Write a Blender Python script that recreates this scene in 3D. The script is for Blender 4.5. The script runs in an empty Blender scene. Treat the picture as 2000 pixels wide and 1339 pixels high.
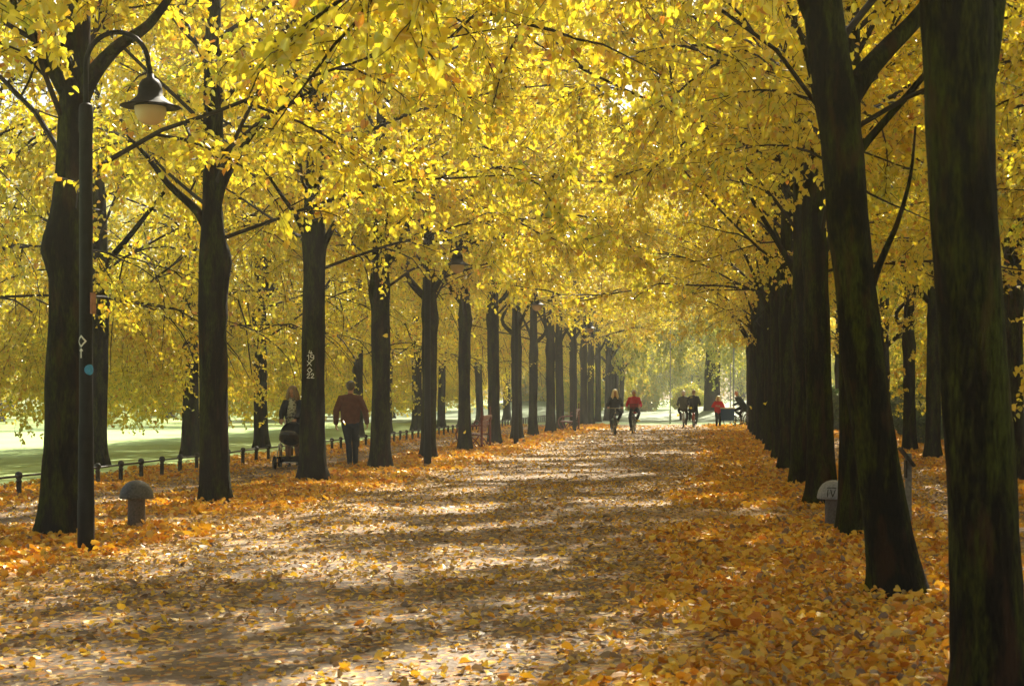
import bpy, math, random
import numpy as np
from mathutils import Vector, Matrix, noise as mnoise
R = math.radians
PI = math.pi
sc = bpy.context.scene
COL = sc.collection

# ------------------------------------------------------------------ camera
F = 3300.0          # focal length in pixels of the 2000 px wide photograph
HX, HY, EYE = 1410.0, 773.0, 1.5
cam = bpy.data.cameras.new('camera'); camo = bpy.data.objects.new('camera', cam); COL.objects.link(camo)
cam.sensor_width = 36.0; cam.lens = F / 2000 * 36
cam.shift_x = -(HX - 1000) / 2000; cam.shift_y = (HY - 669.5) / 2000
cam.clip_end = 2000; cam.clip_start = 0.1
camo.location = (0, 0, EYE); camo.rotation_euler = (R(90), 0, 0)
cam.dof.use_dof = True; cam.dof.focus_distance = 32.0; cam.dof.aperture_fstop = 7.1
sc.camera = camo

# ------------------------------------------------------------------ world + sun
SUN_AZ, SUN_EL = R(11), R(40)      # azimuth from +Y towards +X
w = bpy.data.worlds.new('World'); sc.world = w; w.use_nodes = True
nt = w.node_tree; bg = nt.nodes['Background']; sky = nt.nodes.new('ShaderNodeTexSky')
sky.sky_type = 'NISHITA'; sky.sun_disc = False; sky.sun_elevation = SUN_EL; sky.sun_rotation = SUN_AZ
sky.air_density = 1.2; sky.dust_density = 2.5
nt.links.new(sky.outputs[0], bg.inputs[0]); bg.inputs[1].default_value = 0.05
sl = bpy.data.lights.new('sun', 'SUN'); sl.energy = 5.0; sl.angle = R(1.1); sl.color = (1.0, 0.91, 0.74)
so = bpy.data.objects.new('sun', sl); COL.objects.link(so)
sd = Vector((math.sin(SUN_AZ) * math.cos(SUN_EL), math.cos(SUN_AZ) * math.cos(SUN_EL), math.sin(SUN_EL)))
so.rotation_euler = (-sd).to_track_quat('-Z', 'Y').to_euler(); so.location = sd * 60
sc.view_settings.view_transform = 'Standard'; sc.view_settings.look = 'None'
sc.view_settings.gamma = 1.0; sc.view_settings.exposure = 1.62
sc.cycles.max_bounces = 9; sc.cycles.diffuse_bounces = 8; sc.cycles.transmission_bounces = 6
sc.cycles.glossy_bounces = 2; sc.cycles.volume_bounces = 0; sc.cycles.transparent_max_bounces = 8
sc.cycles.sample_clamp_indirect = 6.0; sc.cycles.use_denoising = True
sc.cycles.caustics_reflective = False; sc.cycles.caustics_refractive = False

def at(px, py, d):
    """world point seen at pixel (px,py) of the photograph at distance d"""
    return Vector(((px - HX) * d / F, d, EYE - (py - HY) * d / F))

# ------------------------------------------------------------------ materials
def newmat(name):
    m = bpy.data.materials.new(name); m.use_nodes = True
    return m, m.node_tree, m.node_tree.nodes['Principled BSDF']

def simple(name, col, rough=0.6, metal=0.0, var=0.25, scale=30, bump=0.0, spec=0.4):
    m, t, b = newmat(name)
    n = t.nodes.new('ShaderNodeTexNoise'); n.inputs['Scale'].default_value = scale; n.inputs['Detail'].default_value = 5
    tc = t.nodes.new('ShaderNodeTexCoord'); t.links.new(tc.outputs['Object'], n.inputs['Vector'])
    r = t.nodes.new('ShaderNodeValToRGB')
    r.color_ramp.elements[0].position = 0.3; r.color_ramp.elements[1].position = 0.7
    r.color_ramp.elements[0].color = tuple(c * (1 - var) for c in col) + (1,)
    r.color_ramp.elements[1].color = tuple(min(1, c * (1 + var)) for c in col) + (1,)
    t.links.new(n.outputs['Fac'], r.inputs[0]); t.links.new(r.outputs[0], b.inputs['Base Color'])
    b.inputs['Roughness'].default_value = rough; b.inputs['Metallic'].default_value = metal
    b.inputs['Specular IOR Level'].default_value = spec
    if bump:
        bp = t.nodes.new('ShaderNodeBump'); bp.inputs['Strength'].default_value = bump; bp.inputs['Distance'].default_value = 0.01
        t.links.new(n.outputs['Fac'], bp.inputs['Height']); t.links.new(bp.outputs[0], b.inputs['Normal'])
    return m

def leafmat(name, stops, trans=0.55, gloss=0.07, bright=1.0, rough=0.32, ht=0.06, sat=1.0):
    m = bpy.data.materials.new(name); m.use_nodes = True; t = m.node_tree; t.nodes.clear()
    L = t.links.new
    out = t.nodes.new('ShaderNodeOutputMaterial')
    a = t.nodes.new('ShaderNodeAttribute'); a.attribute_name = 'rnd'
    oi = t.nodes.new('ShaderNodeObjectInfo')
    ad = t.nodes.new('ShaderNodeMath'); ad.operation = 'MULTIPLY_ADD'
    L(oi.outputs['Random'], ad.inputs[0]); ad.inputs[1].default_value = ht; L(a.outputs['Fac'], ad.inputs[2])
    r = t.nodes.new('ShaderNodeValToRGB'); cr = r.color_ramp
    while len(cr.elements) < len(stops): cr.elements.new(0.5)
    for e, (p, c) in zip(cr.elements, stops): e.position = p; e.color = tuple(x * bright for x in c) + (1,)
    L(ad.outputs[0], r.inputs[0])
    di = t.nodes.new('ShaderNodeBsdfDiffuse'); tr = t.nodes.new('ShaderNodeBsdfTranslucent')
    gl = t.nodes.new('ShaderNodeBsdfGlossy'); gl.inputs['Roughness'].default_value = rough; gl.inputs['Color'].default_value = (1, .97, .9, 1)
    g = t.nodes.new('ShaderNodeGamma'); g.inputs[1].default_value = 1.0 + 0.18 * sat; L(r.outputs[0], g.inputs[0])
    L(r.outputs[0], di.inputs[0]); L(g.outputs[0], tr.inputs[0])
    m1 = t.nodes.new('ShaderNodeMixShader'); m1.inputs[0].default_value = trans; L(di.outputs[0], m1.inputs[1]); L(tr.outputs[0], m1.inputs[2])
    m2 = t.nodes.new('ShaderNodeMixShader'); m2.inputs[0].default_value = gloss; L(m1.outputs[0], m2.inputs[1]); L(gl.outputs[0], m2.inputs[2])
    L(m2.outputs[0], out.inputs[0])
    return m

M_LEAF = leafmat('linden_leaf', [(0.0, (.34, .44, .05)), (0.12, (.66, .64, .06)), (0.45, (.86, .73, .05)), (0.8, (.87, .62, .035)), (1.0, (.66, .30, .03))], gloss=.10, rough=.28)
M_LEAF_G = leafmat('greenish_leaf', [(0.0, (.26, .36, .05)), (0.4, (.55, .56, .08)), (0.75, (.80, .68, .09)), (1.0, (.82, .58, .06))])
M_GREEN = leafmat('green_leaf', [(0.0, (.04, .08, .02)), (0.5, (.10, .18, .03)), (0.85, (.20, .28, .05)), (1.0, (.45, .42, .08))], trans=.35)
M_WOOD = leafmat('wood_leaf', [(0.0, (.03, .05, .02)), (0.6, (.08, .12, .035)), (1.0, (.22, .20, .05))], trans=.15, gloss=0.0)
M_LIT = leafmat('fallen_leaf', [(0.0, (.56, .20, .02)), (0.12, (.74, .34, .025)), (0.30, (.84, .48, .03)), (0.50, (.88, .62, .07)), (0.62, (.50, .33, .08)), (0.80, (.36, .24, .12)), (1.0, (.24, .16, .10))], trans=.25, gloss=.05, rough=.42, ht=0)

def barkmat(name, far=False):
    m, t, b = newmat(name); L = t.links.new
    tc = t.nodes.new('ShaderNodeTexCoord'); oi = t.nodes.new('ShaderNodeObjectInfo')
    va = t.nodes.new('ShaderNodeVectorMath'); va.operation = 'ADD'
    cm = t.nodes.new('ShaderNodeVectorMath'); cm.operation = 'SCALE'; cm.inputs[3].default_value = 1.0
    L(oi.outputs['Location'], cm.inputs[0]); L(tc.outputs['Object'], va.inputs[0]); L(cm.outputs[0], va.inputs[1])
    mp = t.nodes.new('ShaderNodeMapping'); mp.inputs['Scale'].default_value = (1, 1, 0.22); L(va.outputs[0], mp.inputs[0])
    n1 = t.nodes.new('ShaderNodeTexNoise'); n1.inputs['Scale'].default_value = 52; n1.inputs['Detail'].default_value = 8; n1.inputs['Roughness'].default_value = .65; L(mp.outputs[0], n1.inputs['Vector'])
    mp2 = t.nodes.new('ShaderNodeMapping'); mp2.inputs['Scale'].default_value = (1, 1, 0.22); L(va.outputs[0], mp2.inputs[0])
    n2 = t.nodes.new('ShaderNodeTexNoise'); n2.inputs['Scale'].default_value = 6.5; n2.inputs['Detail'].default_value = 5; n2.inputs['Roughness'].default_value = .6; L(mp2.outputs[0], n2.inputs['Vector'])
    n3 = t.nodes.new('ShaderNodeTexNoise'); n3.inputs['Scale'].default_value = 9; n3.inputs['Detail'].default_value = 4; L(mp.outputs[0], n3.inputs['Vector'])
    r1 = t.nodes.new('ShaderNodeValToRGB'); e = r1.color_ramp.elements; e[0].position = .32; e[0].color = (.002, .0016, .001, 1); e[1].position = .68; e[1].color = (.017, .0125, .006, 1); L(n1.outputs['Fac'], r1.inputs[0])
    r2 = t.nodes.new('ShaderNodeValToRGB'); e = r2.color_ramp.elements; e[0].position = .45; e[0].color = (0, 0, 0, 1); e[1].position = .60; e[1].color = (.85, .85, .85, 1); L(n2.outputs['Fac'], r2.inputs[0])
    mx = t.nodes.new('ShaderNodeMixRGB'); L(r2.outputs[0], mx.inputs[0]); L(r1.outputs[0], mx.inputs[1])
    rg = t.nodes.new('ShaderNodeValToRGB'); e = rg.color_ramp.elements; e[0].position = .3; e[0].color = (.005, .007, .001, 1); e[1].position = .7; e[1].color = (.068, .078, .008, 1); L(n1.outputs['Fac'], rg.inputs[0]); L(rg.outputs[0], mx.inputs[2])
    r3 = t.nodes.new('ShaderNodeValToRGB'); e = r3.color_ramp.elements; e[0].position = .56; e[0].color = (0, 0, 0, 1); e[1].position = .66; e[1].color = (.5, .5, .5, 1); L(n3.outputs['Fac'], r3.inputs[0])
    mx2 = t.nodes.new('ShaderNodeMixRGB'); L(r3.outputs[0], mx2.inputs[0]); L(mx.outputs[0], mx2.inputs[1]); mx2.inputs[2].default_value = (.058, .028, .011, 1)
    L(mx2.outputs[0], b.inputs['Base Color']); b.inputs['Roughness'].default_value = .9; b.inputs['Specular IOR Level'].default_value = .12
    bp = t.nodes.new('ShaderNodeBump'); bp.inputs['Strength'].default_value = .9; bp.inputs['Distance'].default_value = .025
    L(n1.outputs['Fac'], bp.inputs['Height']); L(bp.outputs[0], b.inputs['Normal'])
    return m
M_BARK = barkmat('mossy_bark')
M_TWIG = simple('twig_bark', (.022, .016, .011), .8, var=.3)
M_IRON = simple('black_painted_iron', (.010, .010, .009), .6, var=.4, scale=12, bump=.3, spec=.2)
M_RAIL = simple('weathered_iron', (.035, .037, .03), .5, var=.5, scale=40, bump=.3)
M_GLOBE = simple('opal_glass', (.62, .45, .30), .25, var=.04, scale=3)
M_WHITE = simple('white_paint', (.75, .75, .70), .7, var=.15, scale=60)
M_STONE = simple('grey_stone', (.085, .088, .085), .5, var=.45, scale=45, bump=.35)
M_STONE_L = simple('light_grey_stone', (.24, .25, .27), .55, var=.3, scale=45, bump=.3)
M_STONE_P = simple('granite_shaft', (.12, .105, .09), .7, var=.35, scale=60, bump=.35)
M_RED = simple('oxblood_paint', (.15, .022, .018), .35, var=.3, scale=10)
M_WOODW = simple('dark_weathered_wood', (.05, .042, .035), .8, var=.4, scale=25, bump=.3)
M_GREYW = simple('grey_weathered_wood', (.22, .22, .20), .8, var=.35, scale=25, bump=.3)
M_SKIN = simple('skin', (.50, .26, .17), .5, var=.1, scale=20)
M_RUB = simple('rubber', (.015, .015, .015), .7, var=.2)
M_CHROME = simple('chrome', (.6, .6, .6), .25, metal=1.0, var=.1)
M_PLATE = simple('copper_brown_plate', (.30, .13, .07), .5, var=.3, scale=20)
M_BLUEST = simple('blue_sticker', (.05, .30, .62), .5, var=.35, scale=25)
def cloth(name, c, **k): return simple(name, c, .85, var=k.get('var', .22), scale=k.get('scale', 14), bump=.25, spec=.2)

# ------------------------------------------------------------------ object helpers
def tag(o, label=None, cat=None, group=None, kind=None):
    if label: o['label'] = label
    if cat: o['category'] = cat
    if group: o['group'] = group
    if kind: o['kind'] = kind
    return o

def thing(name, label, cat, loc=(0, 0, 0), rz=0, group=None):
    o = bpy.data.objects.new(name, None); COL.objects.link(o); o.empty_display_size = .2
    o.location = loc; o.rotation_euler = (0, 0, rz)
    return tag(o, label, cat, group)

class MB:
    def __init__(s): s.v = []; s.f = []; s.mi = []
    def add(s, v, f, mi=0):
        n = len(s.v); s.v.extend([tuple(p) for p in v]); s.f.extend([tuple(i + n for i in q) for q in f]); s.mi.extend([mi] * len(f))
    def box(s, c, d, mi=0, rot=None, taper=1.0):
        c = Vector(c); x, y, z = d[0] / 2, d[1] / 2, d[2] / 2
        P = [Vector((sx * x * (taper if sz > 0 else 1), sy * y * (taper if sz > 0 else 1), sz * z)) for sz in (-1, 1) for sx, sy in ((-1, -1), (1, -1), (1, 1), (-1, 1))]
        if rot is not None: P = [rot @ p for p in P]
        s.add([c + p for p in P], [(0, 3, 2, 1), (4, 5, 6, 7), (0, 1, 5, 4), (1, 2, 6, 5), (2, 3, 7, 6), (3, 0, 4, 7)], mi)
    def tube(s, pts, rad, n=10, mi=0, disp=None, closed=False, caps=True):
        pts = [Vector(p) for p in pts]; k = len(pts)
        if not isinstance(rad, (list, tuple)): rad = [rad] * k
        T = []
        for i in range(k):
            a = pts[i - 1] if (i > 0 or closed) else pts[i]; b = pts[(i + 1) % k] if (i < k - 1 or closed) else pts[i]
            T.append((b - a).normalized())
        ref = Vector((1, 0, 0)) if abs(T[0].x) < .8 else Vector((0, 1, 0))
        u = (ref - T[0] * ref.dot(T[0])).normalized(); V = []
        for i in range(k):
            u = (u - T[i] * u.dot(T[i])).normalized(); v = T[i].cross(u)
            for j in range(n):
                a = 2 * PI * j / n; r = rad[i] * (disp(a, pts[i], i) if disp else 1)
                V.append(pts[i] + (u * math.cos(a) + v * math.sin(a)) * r)
        Fc = []
        for i in range(k if closed else k - 1):
            for j in range(n):
                a, b = i * n + j, i * n + (j + 1) % n; i2 = (i + 1) % k
                Fc.append((a, b, i2 * n + (j + 1) % n, i2 * n + j))
        if caps and not closed: Fc.append(tuple(range(n - 1, -1, -1))); Fc.append(tuple((k - 1) * n + j for j in range(n)))
        s.add(V, Fc, mi)
    def lathe(s, prof, c=(0, 0, 0), n=24, mi=0, axis='Z'):
        c = Vector(c); V = []; Fc = []; k = len(prof)
        for r, z in prof:
            for j in range(n):
                a = 2 * PI * j / n; p = Vector((max(r, 1e-4) * math.cos(a), max(r, 1e-4) * math.sin(a), z))
                if axis == 'X': p = Vector((p.z, p.x, p.y))
                if axis == 'Y': p = Vector((p.x, p.z, p.y))
                V.append(c + p)
        for i in range(k - 1):
            for j in range(n): Fc.append((i * n + j, i * n + (j + 1) % n, (i + 1) * n + (j + 1) % n, (i + 1) * n + j))
        s.add(V, Fc, mi)
    def ell(s, c, r, n=14, mi=0, rot=None):
        c = Vector(c); V = []; Fc = []; m = n // 2 + 1
        for i in range(m + 1):
            th = PI * i / m
            for j in range(n):
                a = 2 * PI * j / n; p = Vector((r[0] * math.sin(th) * math.cos(a), r[1] * math.sin(th) * math.sin(a), r[2] * math.cos(th)))
                V.append(c + (rot @ p if rot is not None else p))
        for i in range(m):
            for j in range(n): Fc.append((i * n + j, (i + 1) * n + j, (i + 1) * n + (j + 1) % n, i * n + (j + 1) % n))
        s.add(V, Fc, mi)
    def limb(s, pts, rad, side=(1, 0, 0), n=12, mi=0):
        """rounded loft; radius per point is a number or (across side, other)"""
        P = [Vector(p) for p in pts]; Rr = [(r, r) if not isinstance(r, tuple) else r for r in rad]; side = Vector(side).normalized()
        t0 = (P[1] - P[0]).normalized(); t1 = (P[-1] - P[-2]).normalized(); A = []
        for q in (80, 55, 28): A.append((P[0] - t0 * min(Rr[0]) * math.sin(R(q)), tuple(x * math.cos(R(q)) for x in Rr[0])))
        A += list(zip(P, Rr))
        for q in (28, 55, 80): A.append((P[-1] + t1 * min(Rr[-1]) * math.sin(R(q)), tuple(x * math.cos(R(q)) for x in Rr[-1])))
        V = []; k = len(A)
        for i, (p, r) in enumerate(A):
            T = (A[min(i + 1, k - 1)][0] - A[max(i - 1, 0)][0]).normalized()
            u = side - T * side.dot(T)
            if u.length < .05: u = Vector((0, 1, 0)) - T * T.y
            u.normalize(); v = T.cross(u)
            for j in range(n):
                a = 2 * PI * j / n; V.append(p + u * math.cos(a) * r[0] + v * math.sin(a) * r[1])
        Fc = [(i * n + j, i * n + (j + 1) % n, (i + 1) * n + (j + 1) % n, (i + 1) * n + j) for i in range(k - 1) for j in range(n)]
        Fc.append(tuple(range(n - 1, -1, -1))); Fc.append(tuple((k - 1) * n + j for j in range(n)))
        s.add(V, Fc, mi)
    def mesh(s, name, mats, smooth=True):
        me = bpy.data.meshes.new(name); me.from_pydata(s.v, [], s.f)
        for m in (mats if isinstance(mats, (list, tuple)) else [mats]): me.materials.append(m)
        if any(s.mi): me.polygons.foreach_set('material_index', s.mi)
        me.polygons.foreach_set('use_smooth', [smooth] * len(s.f)); me.update()
        return me
    def build(s, name, mats, parent=None, smooth=True, loc=None, sharp=None):
        o = bpy.data.objects.new(name, s.mesh(name, mats, smooth)); COL.objects.link(o)
        if parent: o.parent = parent
        if loc is not None: o.location = loc
        if sharp:
            try: o.data.set_sharp_from_angle(angle=R(sharp))
            except Exception: pass
        return o
def part(name, me, parent, loc=None, rz=None):
    o = bpy.data.objects.new(name, me); COL.objects.link(o); o.parent = parent
    if loc is not None: o.location = loc
    if rz is not None: o.rotation_euler = (0, 0, rz)
    return o
def copy_tree(o, parent=None):
    c = o.copy(); COL.objects.link(c); c.parent = parent
    for ch in list(o.children): copy_tree(ch, c)
    return c
def fuse(o, vox=.008, it=4):
    m = o.modifiers.new('union', 'REMESH'); m.mode = 'VOXEL'; m.voxel_size = vox; m.use_smooth_shade = True
    m2 = o.modifiers.new('soft', 'SMOOTH'); m2.factor = .5; m2.iterations = it
    return o

# ------------------------------------------------------------------ leaves
LT = np.array([(0, 0, 0), (-.28, -.09, .05), (-.47, .22, .10), (-.36, .62, .06), (0, 1.02, -.10), (.36, .62, .06), (.47, .22, .10), (.28, -.09, .05)], float)
def leaves_mesh(name, pos, tip, nor, size, rnd, mats, extra=None, curl=None, leaf_mi=0):
    """pos,tip,nor (n,3); one mesh of folded heart-shaped leaves, plus MB geometry (twigs)"""
    n = len(pos); tip = tip / np.linalg.norm(tip, axis=1)[:, None]
    nor = nor - tip * (nor * tip).sum(1)[:, None]; nor /= np.maximum(np.linalg.norm(nor, axis=1), 1e-6)[:, None]
    w = np.cross(tip, nor); s = size[:, None, None]
    c = np.ones(n) if curl is None else curl
    V = (pos[:, None, :] + s * (LT[None, :, 0:1] * w[:, None, :] + LT[None, :, 1:2] * tip[:, None, :] + LT[None, :, 2:3] * nor[:, None, :] * c[:, None, None])).reshape(-1, 3)
    base = (np.arange(n) * 8)[:, None]
    Lp = np.concatenate([base + np.array([0, 4, 3, 2, 1]), base + np.array([0, 7, 6, 5, 4])], 1).reshape(-1)
    tot = np.full(2 * n, 5); mi = np.full(2 * n, leaf_mi); att = np.repeat(rnd, 2)
    if extra is not None and extra.v:
        ev = np.array(extra.v); ef = extra.f; off = len(V)
        V = np.concatenate([V, ev]); Lp = np.concatenate([Lp, np.array([i + off for f in ef for i in f])])
        tot = np.concatenate([tot, np.array([len(f) for f in ef])]); mi = np.concatenate([mi, np.array(extra.mi)]); att = np.concatenate([att, np.zeros(len(ef))])
    me = bpy.data.meshes.new(name); me.vertices.add(len(V)); me.vertices.foreach_set('co', V.astype(np.float32).ravel())
    me.loops.add(len(Lp)); me.loops.foreach_set('vertex_index', Lp.astype(np.int32))
    st = np.concatenate([[0], np.cumsum(tot)[:-1]]); me.polygons.add(len(tot)); me.polygons.foreach_set('loop_start', st.astype(np.int32))
    for m in mats: me.materials.append(m)
    me.polygons.foreach_set('material_index', mi.astype(np.int32)); me.polygons.foreach_set('use_smooth', np.zeros(len(tot), bool))
    a = me.attributes.new('rnd', 'FLOAT', 'FACE'); a.data.foreach_set('value', att.astype(np.float32))
    me.update(calc_edges=True); me.validate()
    return me

def crown_mesh(name, seed, limbs=12, subs=9, twigs=20, Rr=4.4, z0=3.2, z1=7.5, zlow=3.5, skirt=False, mats=None, lsize=.074, keep=None):
    rng = np.random.default_rng(seed); mb = MB(); P = []; T = []; N = []
    def path(p, d, L, seg, grav, wan):
        out = [p.copy()]; d = d / np.linalg.norm(d)
        for i in range(seg):
            d = d + rng.normal(0, wan, 3); d[2] -= grav; d /= np.linalg.norm(d); p = p + d * L / seg; out.append(p.copy())
        return out
    for i in range(limbs):
        f = ((i + .5) / limbs) ** (1.45 if skirt else 1); az = i * 2.39996 + rng.normal(0, .25); z = z0 + (z1 - z0) * f ** .9
        el = R(32 + 33 * f + rng.normal(0, 7)); L = Rr * (1.16 - .22 * f) * rng.uniform(.9, 1.15)
        d = np.array([math.cos(az) * math.cos(el), math.sin(az) * math.cos(el), math.sin(el)])
        lp = path(np.array([0, 0, z]), d, L, 8, .05 if not skirt else .09, .10)
        r0 = .030 * (1.0 + .35 * f)
        mb.tube(lp, [r0 * (1 - .85 * k / 8) for k in range(9)], 6, 1, caps=False)
        for j in range(subs):
            t = .12 + .88 * (j + rng.uniform(0, .8)) / subs; k = min(int(t * 8), 7); u = t * 8 - k
            p = lp[k] * (1 - u) + lp[k + 1] * u; ld = lp[k + 1] - lp[k]; ld /= np.linalg.norm(ld)
            sa = (1 if j % 2 else -1) * R(rng.uniform(28, 75)); ca, sn = math.cos(sa), math.sin(sa)
            d = np.array([ld[0] * ca - ld[1] * sn, ld[0] * sn + ld[1] * ca, ld[2] + rng.normal(0, .35)])
            sL = rng.uniform(1.1, 2.1) * (1.1 - .3 * t)
            if skirt: sL *= 1.35 + .75 * (f < .55) * t
            sp = path(p, d, sL, 6, .10 if not skirt else .26, .14)
            lim = 1.5 if (skirt and math.hypot(p[0], p[1]) > 1.6) else zlow - .1
            cut = next((q for q in range(1, 7) if sp[q][2] < lim), 7)
            if keep is not None: cut = next((q for q in range(1, cut) if not keep(sp[q], rng)), cut)
            if cut < 2: continue
            mb.tube(sp[:cut], [.018 * (1 - .8 * q / 6) for q in range(cut)], 4, 1, caps=False)
            for q in range(twigs):
                t2 = .1 + .9 * (q + rng.uniform(0, 1)) / twigs; k2 = min(int(t2 * 6), 5); u2 = t2 * 6 - k2
                p2 = sp[k2] * (1 - u2) + sp[k2 + 1] * u2; sd_ = sp[k2 + 1] - sp[k2]; sd_ /= np.linalg.norm(sd_)
                d2 = sd_ * .5 + rng.normal(0, .65, 3); d2[2] -= .25
                tp = path(p2, d2, rng.uniform(.3, .75) * (1.3 if skirt else 1), 3, .10, .15)
                rr = math.hypot(tp[-1][0], tp[-1][1])
                zl = zlow + (.0 if rr > 2.2 else .45) + .55 * mnoise.noise(Vector((tp[-1][0] * .6, tp[-1][1] * .6, seed * 3.1)))
                if skirt and rr > 2.0: zl = (1.0 if tp[-1][0] < -.8 else 2.7) + .6 * mnoise.noise(Vector((tp[-1][0], tp[-1][1], seed)))
                if tp[-1][2] < zl: continue
                if keep is not None and not keep(tp[-1], rng): continue
                mb.tube(tp, [.0045, .004, .003, .0018], 3, 1, caps=False)
                nl = rng.integers(8, 13)
                for b in range(nl):
                    v = (b + .7) / nl * 3; kk = min(int(v), 2); vv = v - kk; q3 = tp[kk] * (1 - vv) + tp[kk + 1] * vv
                    dd = tp[kk + 1] - tp[kk]; dd = dd / np.linalg.norm(dd)
                    P.append(q3 + rng.normal(0, .02, 3)); T.append(dd * .35 + rng.normal(0, .42, 3) + np.array([0, 0, -.32]))
    if skirt:
        for i in range(120):
            az = rng.uniform(PI * .52, PI * 1.3); rr = rng.uniform(2.2, 5.4); z = rng.uniform(3.0, 4.8); tgt = rng.uniform(.75, 1.9)
            p = np.array([math.cos(az) * rr, math.sin(az) * rr, z]); L = z - tgt
            sp = path(p, np.array([math.cos(az) * .8, math.sin(az) * .8, -.5]), L * 1.15, 7, .35, .16)
            mb.tube(sp, [.008 * (1 - .8 * q / 7) for q in range(8)], 3, 1, caps=False)
            for q in range(20):
                k2 = min(int(q / 20 * 7), 6); p2 = sp[k2] + (sp[k2 + 1] - sp[k2]) * rng.uniform(0, 1); d2 = rng.normal(0, .6, 3); d2[2] -= .3
                tp = path(p2, d2, rng.uniform(.25, .6), 3, .12, .15); mb.tube(tp, [.004, .0035, .003, .0018], 3, 1, caps=False)
                for b in range(9):
                    v = (b + .7) / 9 * 3; kk = min(int(v), 2); q3 = tp[kk] * (1 - v + kk) + tp[kk + 1] * (v - kk)
                    P.append(q3 + rng.normal(0, .02, 3)); T.append(rng.normal(0, .5, 3) + np.array([0, 0, -.5]))
    P = np.array(P); T = np.array(T); n = len(P)
    N = rng.normal(0, .55, (n, 3)); N[:, 2] += .55
    size = rng.normal(lsize, .014, n).clip(.045, .125)
    clump = np.array([mnoise.noise(Vector(p * .9) + Vector((seed * 7.7, 0, 0))) for p in P])
    rnd = (.42 + .32 * clump + rng.normal(0, .16, n)).clip(0.02, .93)
    off = rng.uniform(0, 1, n); rnd = np.where(off < .03, rng.uniform(.85, 1, n), rnd)
    return leaves_mesh(name, P, T, N, size, rnd, mats or [M_LEAF, M_TWIG], mb, rng.uniform(.4, 2.2, n))

def trunk_mesh(name, spine, seed, n=18, limbs=(), step=.14, lobes=.07, flare=.45, knots=()):
    """spine = [(x,y,z,r)] from ground up; a swollen, flared trunk"""
    S = [Vector(s[:3]) for s in spine]; RR = [s[3] for s in spine]; pts = []; rad = []
    for i in range(len(S) - 1):
        k = max(2, int((S[i + 1] - S[i]).length / step))
        for j in range(k):
            t = j / k; pts.append(S[i].lerp(S[i + 1], t)); rad.append(RR[i] * (1 - t) + RR[i + 1] * t)
    pts.append(S[-1]); rad.append(RR[-1])
    rng = random.Random(seed); ph = [rng.uniform(0, 6.28) for _ in range(4)]
    def disp(a, p, i):
        z = max(p.z, 0)
        v = 1 + lobes * (.5 * math.sin(2 * a + ph[0] + z * .4) + .5 * math.sin(3 * a + ph[1] - z * .3)) + .10 * mnoise.noise(Vector((math.cos(a) * 1.3, math.sin(a) * 1.3, z * 1.3 + seed * 5)))
        v += .045 * mnoise.noise(Vector((math.cos(a) * 6, math.sin(a) * 6, z * 2 + seed * 5))) + .03 * mnoise.noise(Vector((math.cos(a) * 14, math.sin(a) * 14, z * 9 + seed * 5)))
        v += flare * math.exp(-z / .20) * (.75 + .45 * math.sin(5 * a + ph[2]) * .6)
        for (kz, ka, kr, kh) in knots:
            da = (a - ka + PI) % (2 * PI) - PI; v += kh * math.exp(-((z - kz) / kr) ** 2 - (da / .9) ** 2)
        return v
    mb = MB(); mb.tube(pts, rad, n, 0, disp)
    for lp, r0, r1 in limbs:
        k = len(lp)
        # spline through the points
        Q = []; L = [Vector(p) for p in lp]
        for i in range(k - 1):
            p0, p1, p2, p3 = L[max(i - 1, 0)], L[i], L[i + 1], L[min(i + 2, k - 1)]
            for j in range(5):
                t = j / 5; Q.append(.5 * ((2 * p1) + (p2 - p0) * t + (2 * p0 - 5 * p1 + 4 * p2 - p3) * t * t + (3 * p1 - p0 - 3 * p2 + p3) * t ** 3))
        Q.append(L[-1]); m = len(Q)
        mb.tube(Q, [r0 + (r1 - r0) * (i / (m - 1)) ** .7 for i in range(m)], 10, 0, lambda a, p, i: 1 + .12 * mnoise.noise(Vector((math.cos(a) * 2, math.sin(a) * 2, p.z * 3))))
    return mb.mesh(name, M_BARK)

# ================================================================== SETTING
def math_node(t, op, a=None, b=None, c=None, clamp=False):
    n = t.nodes.new('ShaderNodeMath'); n.operation = op; n.use_clamp = clamp
    for i, x in enumerate((a, b, c)):
        if x is None: continue
        if isinstance(x, (int, float)): n.inputs[i].default_value = x
        else: t.links.new(x, n.inputs[i])
    return n.outputs[0]

# how much leaf cover lies at (x, y): used for both the scattered leaves and, in the shader, the trodden crumbs
BANDS = [(-12.2, .35), (-11.2, .95), (-9.9, .75), (-9.4, .26), (-8.5, .24), (-7.9, .95), (-6.0, 1.0), (-5.1, .40), (-3.6, .27), (-1.4, .30), (-.6, .6), (.1, 1.0), (2.2, 1.0), (2.8, .5), (3.9, .5), (4.5, 1.0), (8, .9)]
def cover(x, y):
    xw = x + .45 * mnoise.noise(Vector((x * .5, y * .35, 3.3)))
    if xw <= BANDS[0][0]: return 0
    v = BANDS[-1][1]
    for (a, va), (b, vb) in zip(BANDS, BANDS[1:]):
        if a <= xw < b: v = va + (vb - va) * (xw - a) / (b - a); break
    cp = math.exp(-((y - 21.0 - .12 * x) / 1.1) ** 2)
    if x < -5 or (-1.2 < x < 1.6): v *= 1 - .7 * cp
    v *= 1 + .45 * mnoise.noise(Vector((x * .8, y * .45, 0))) + .3 * mnoise.noise(Vector((x * 2.6, y * 1.6, 8)))
    if y > 40 and v < .6: v = v * .7 + .15
    return max(v, 0)

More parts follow.
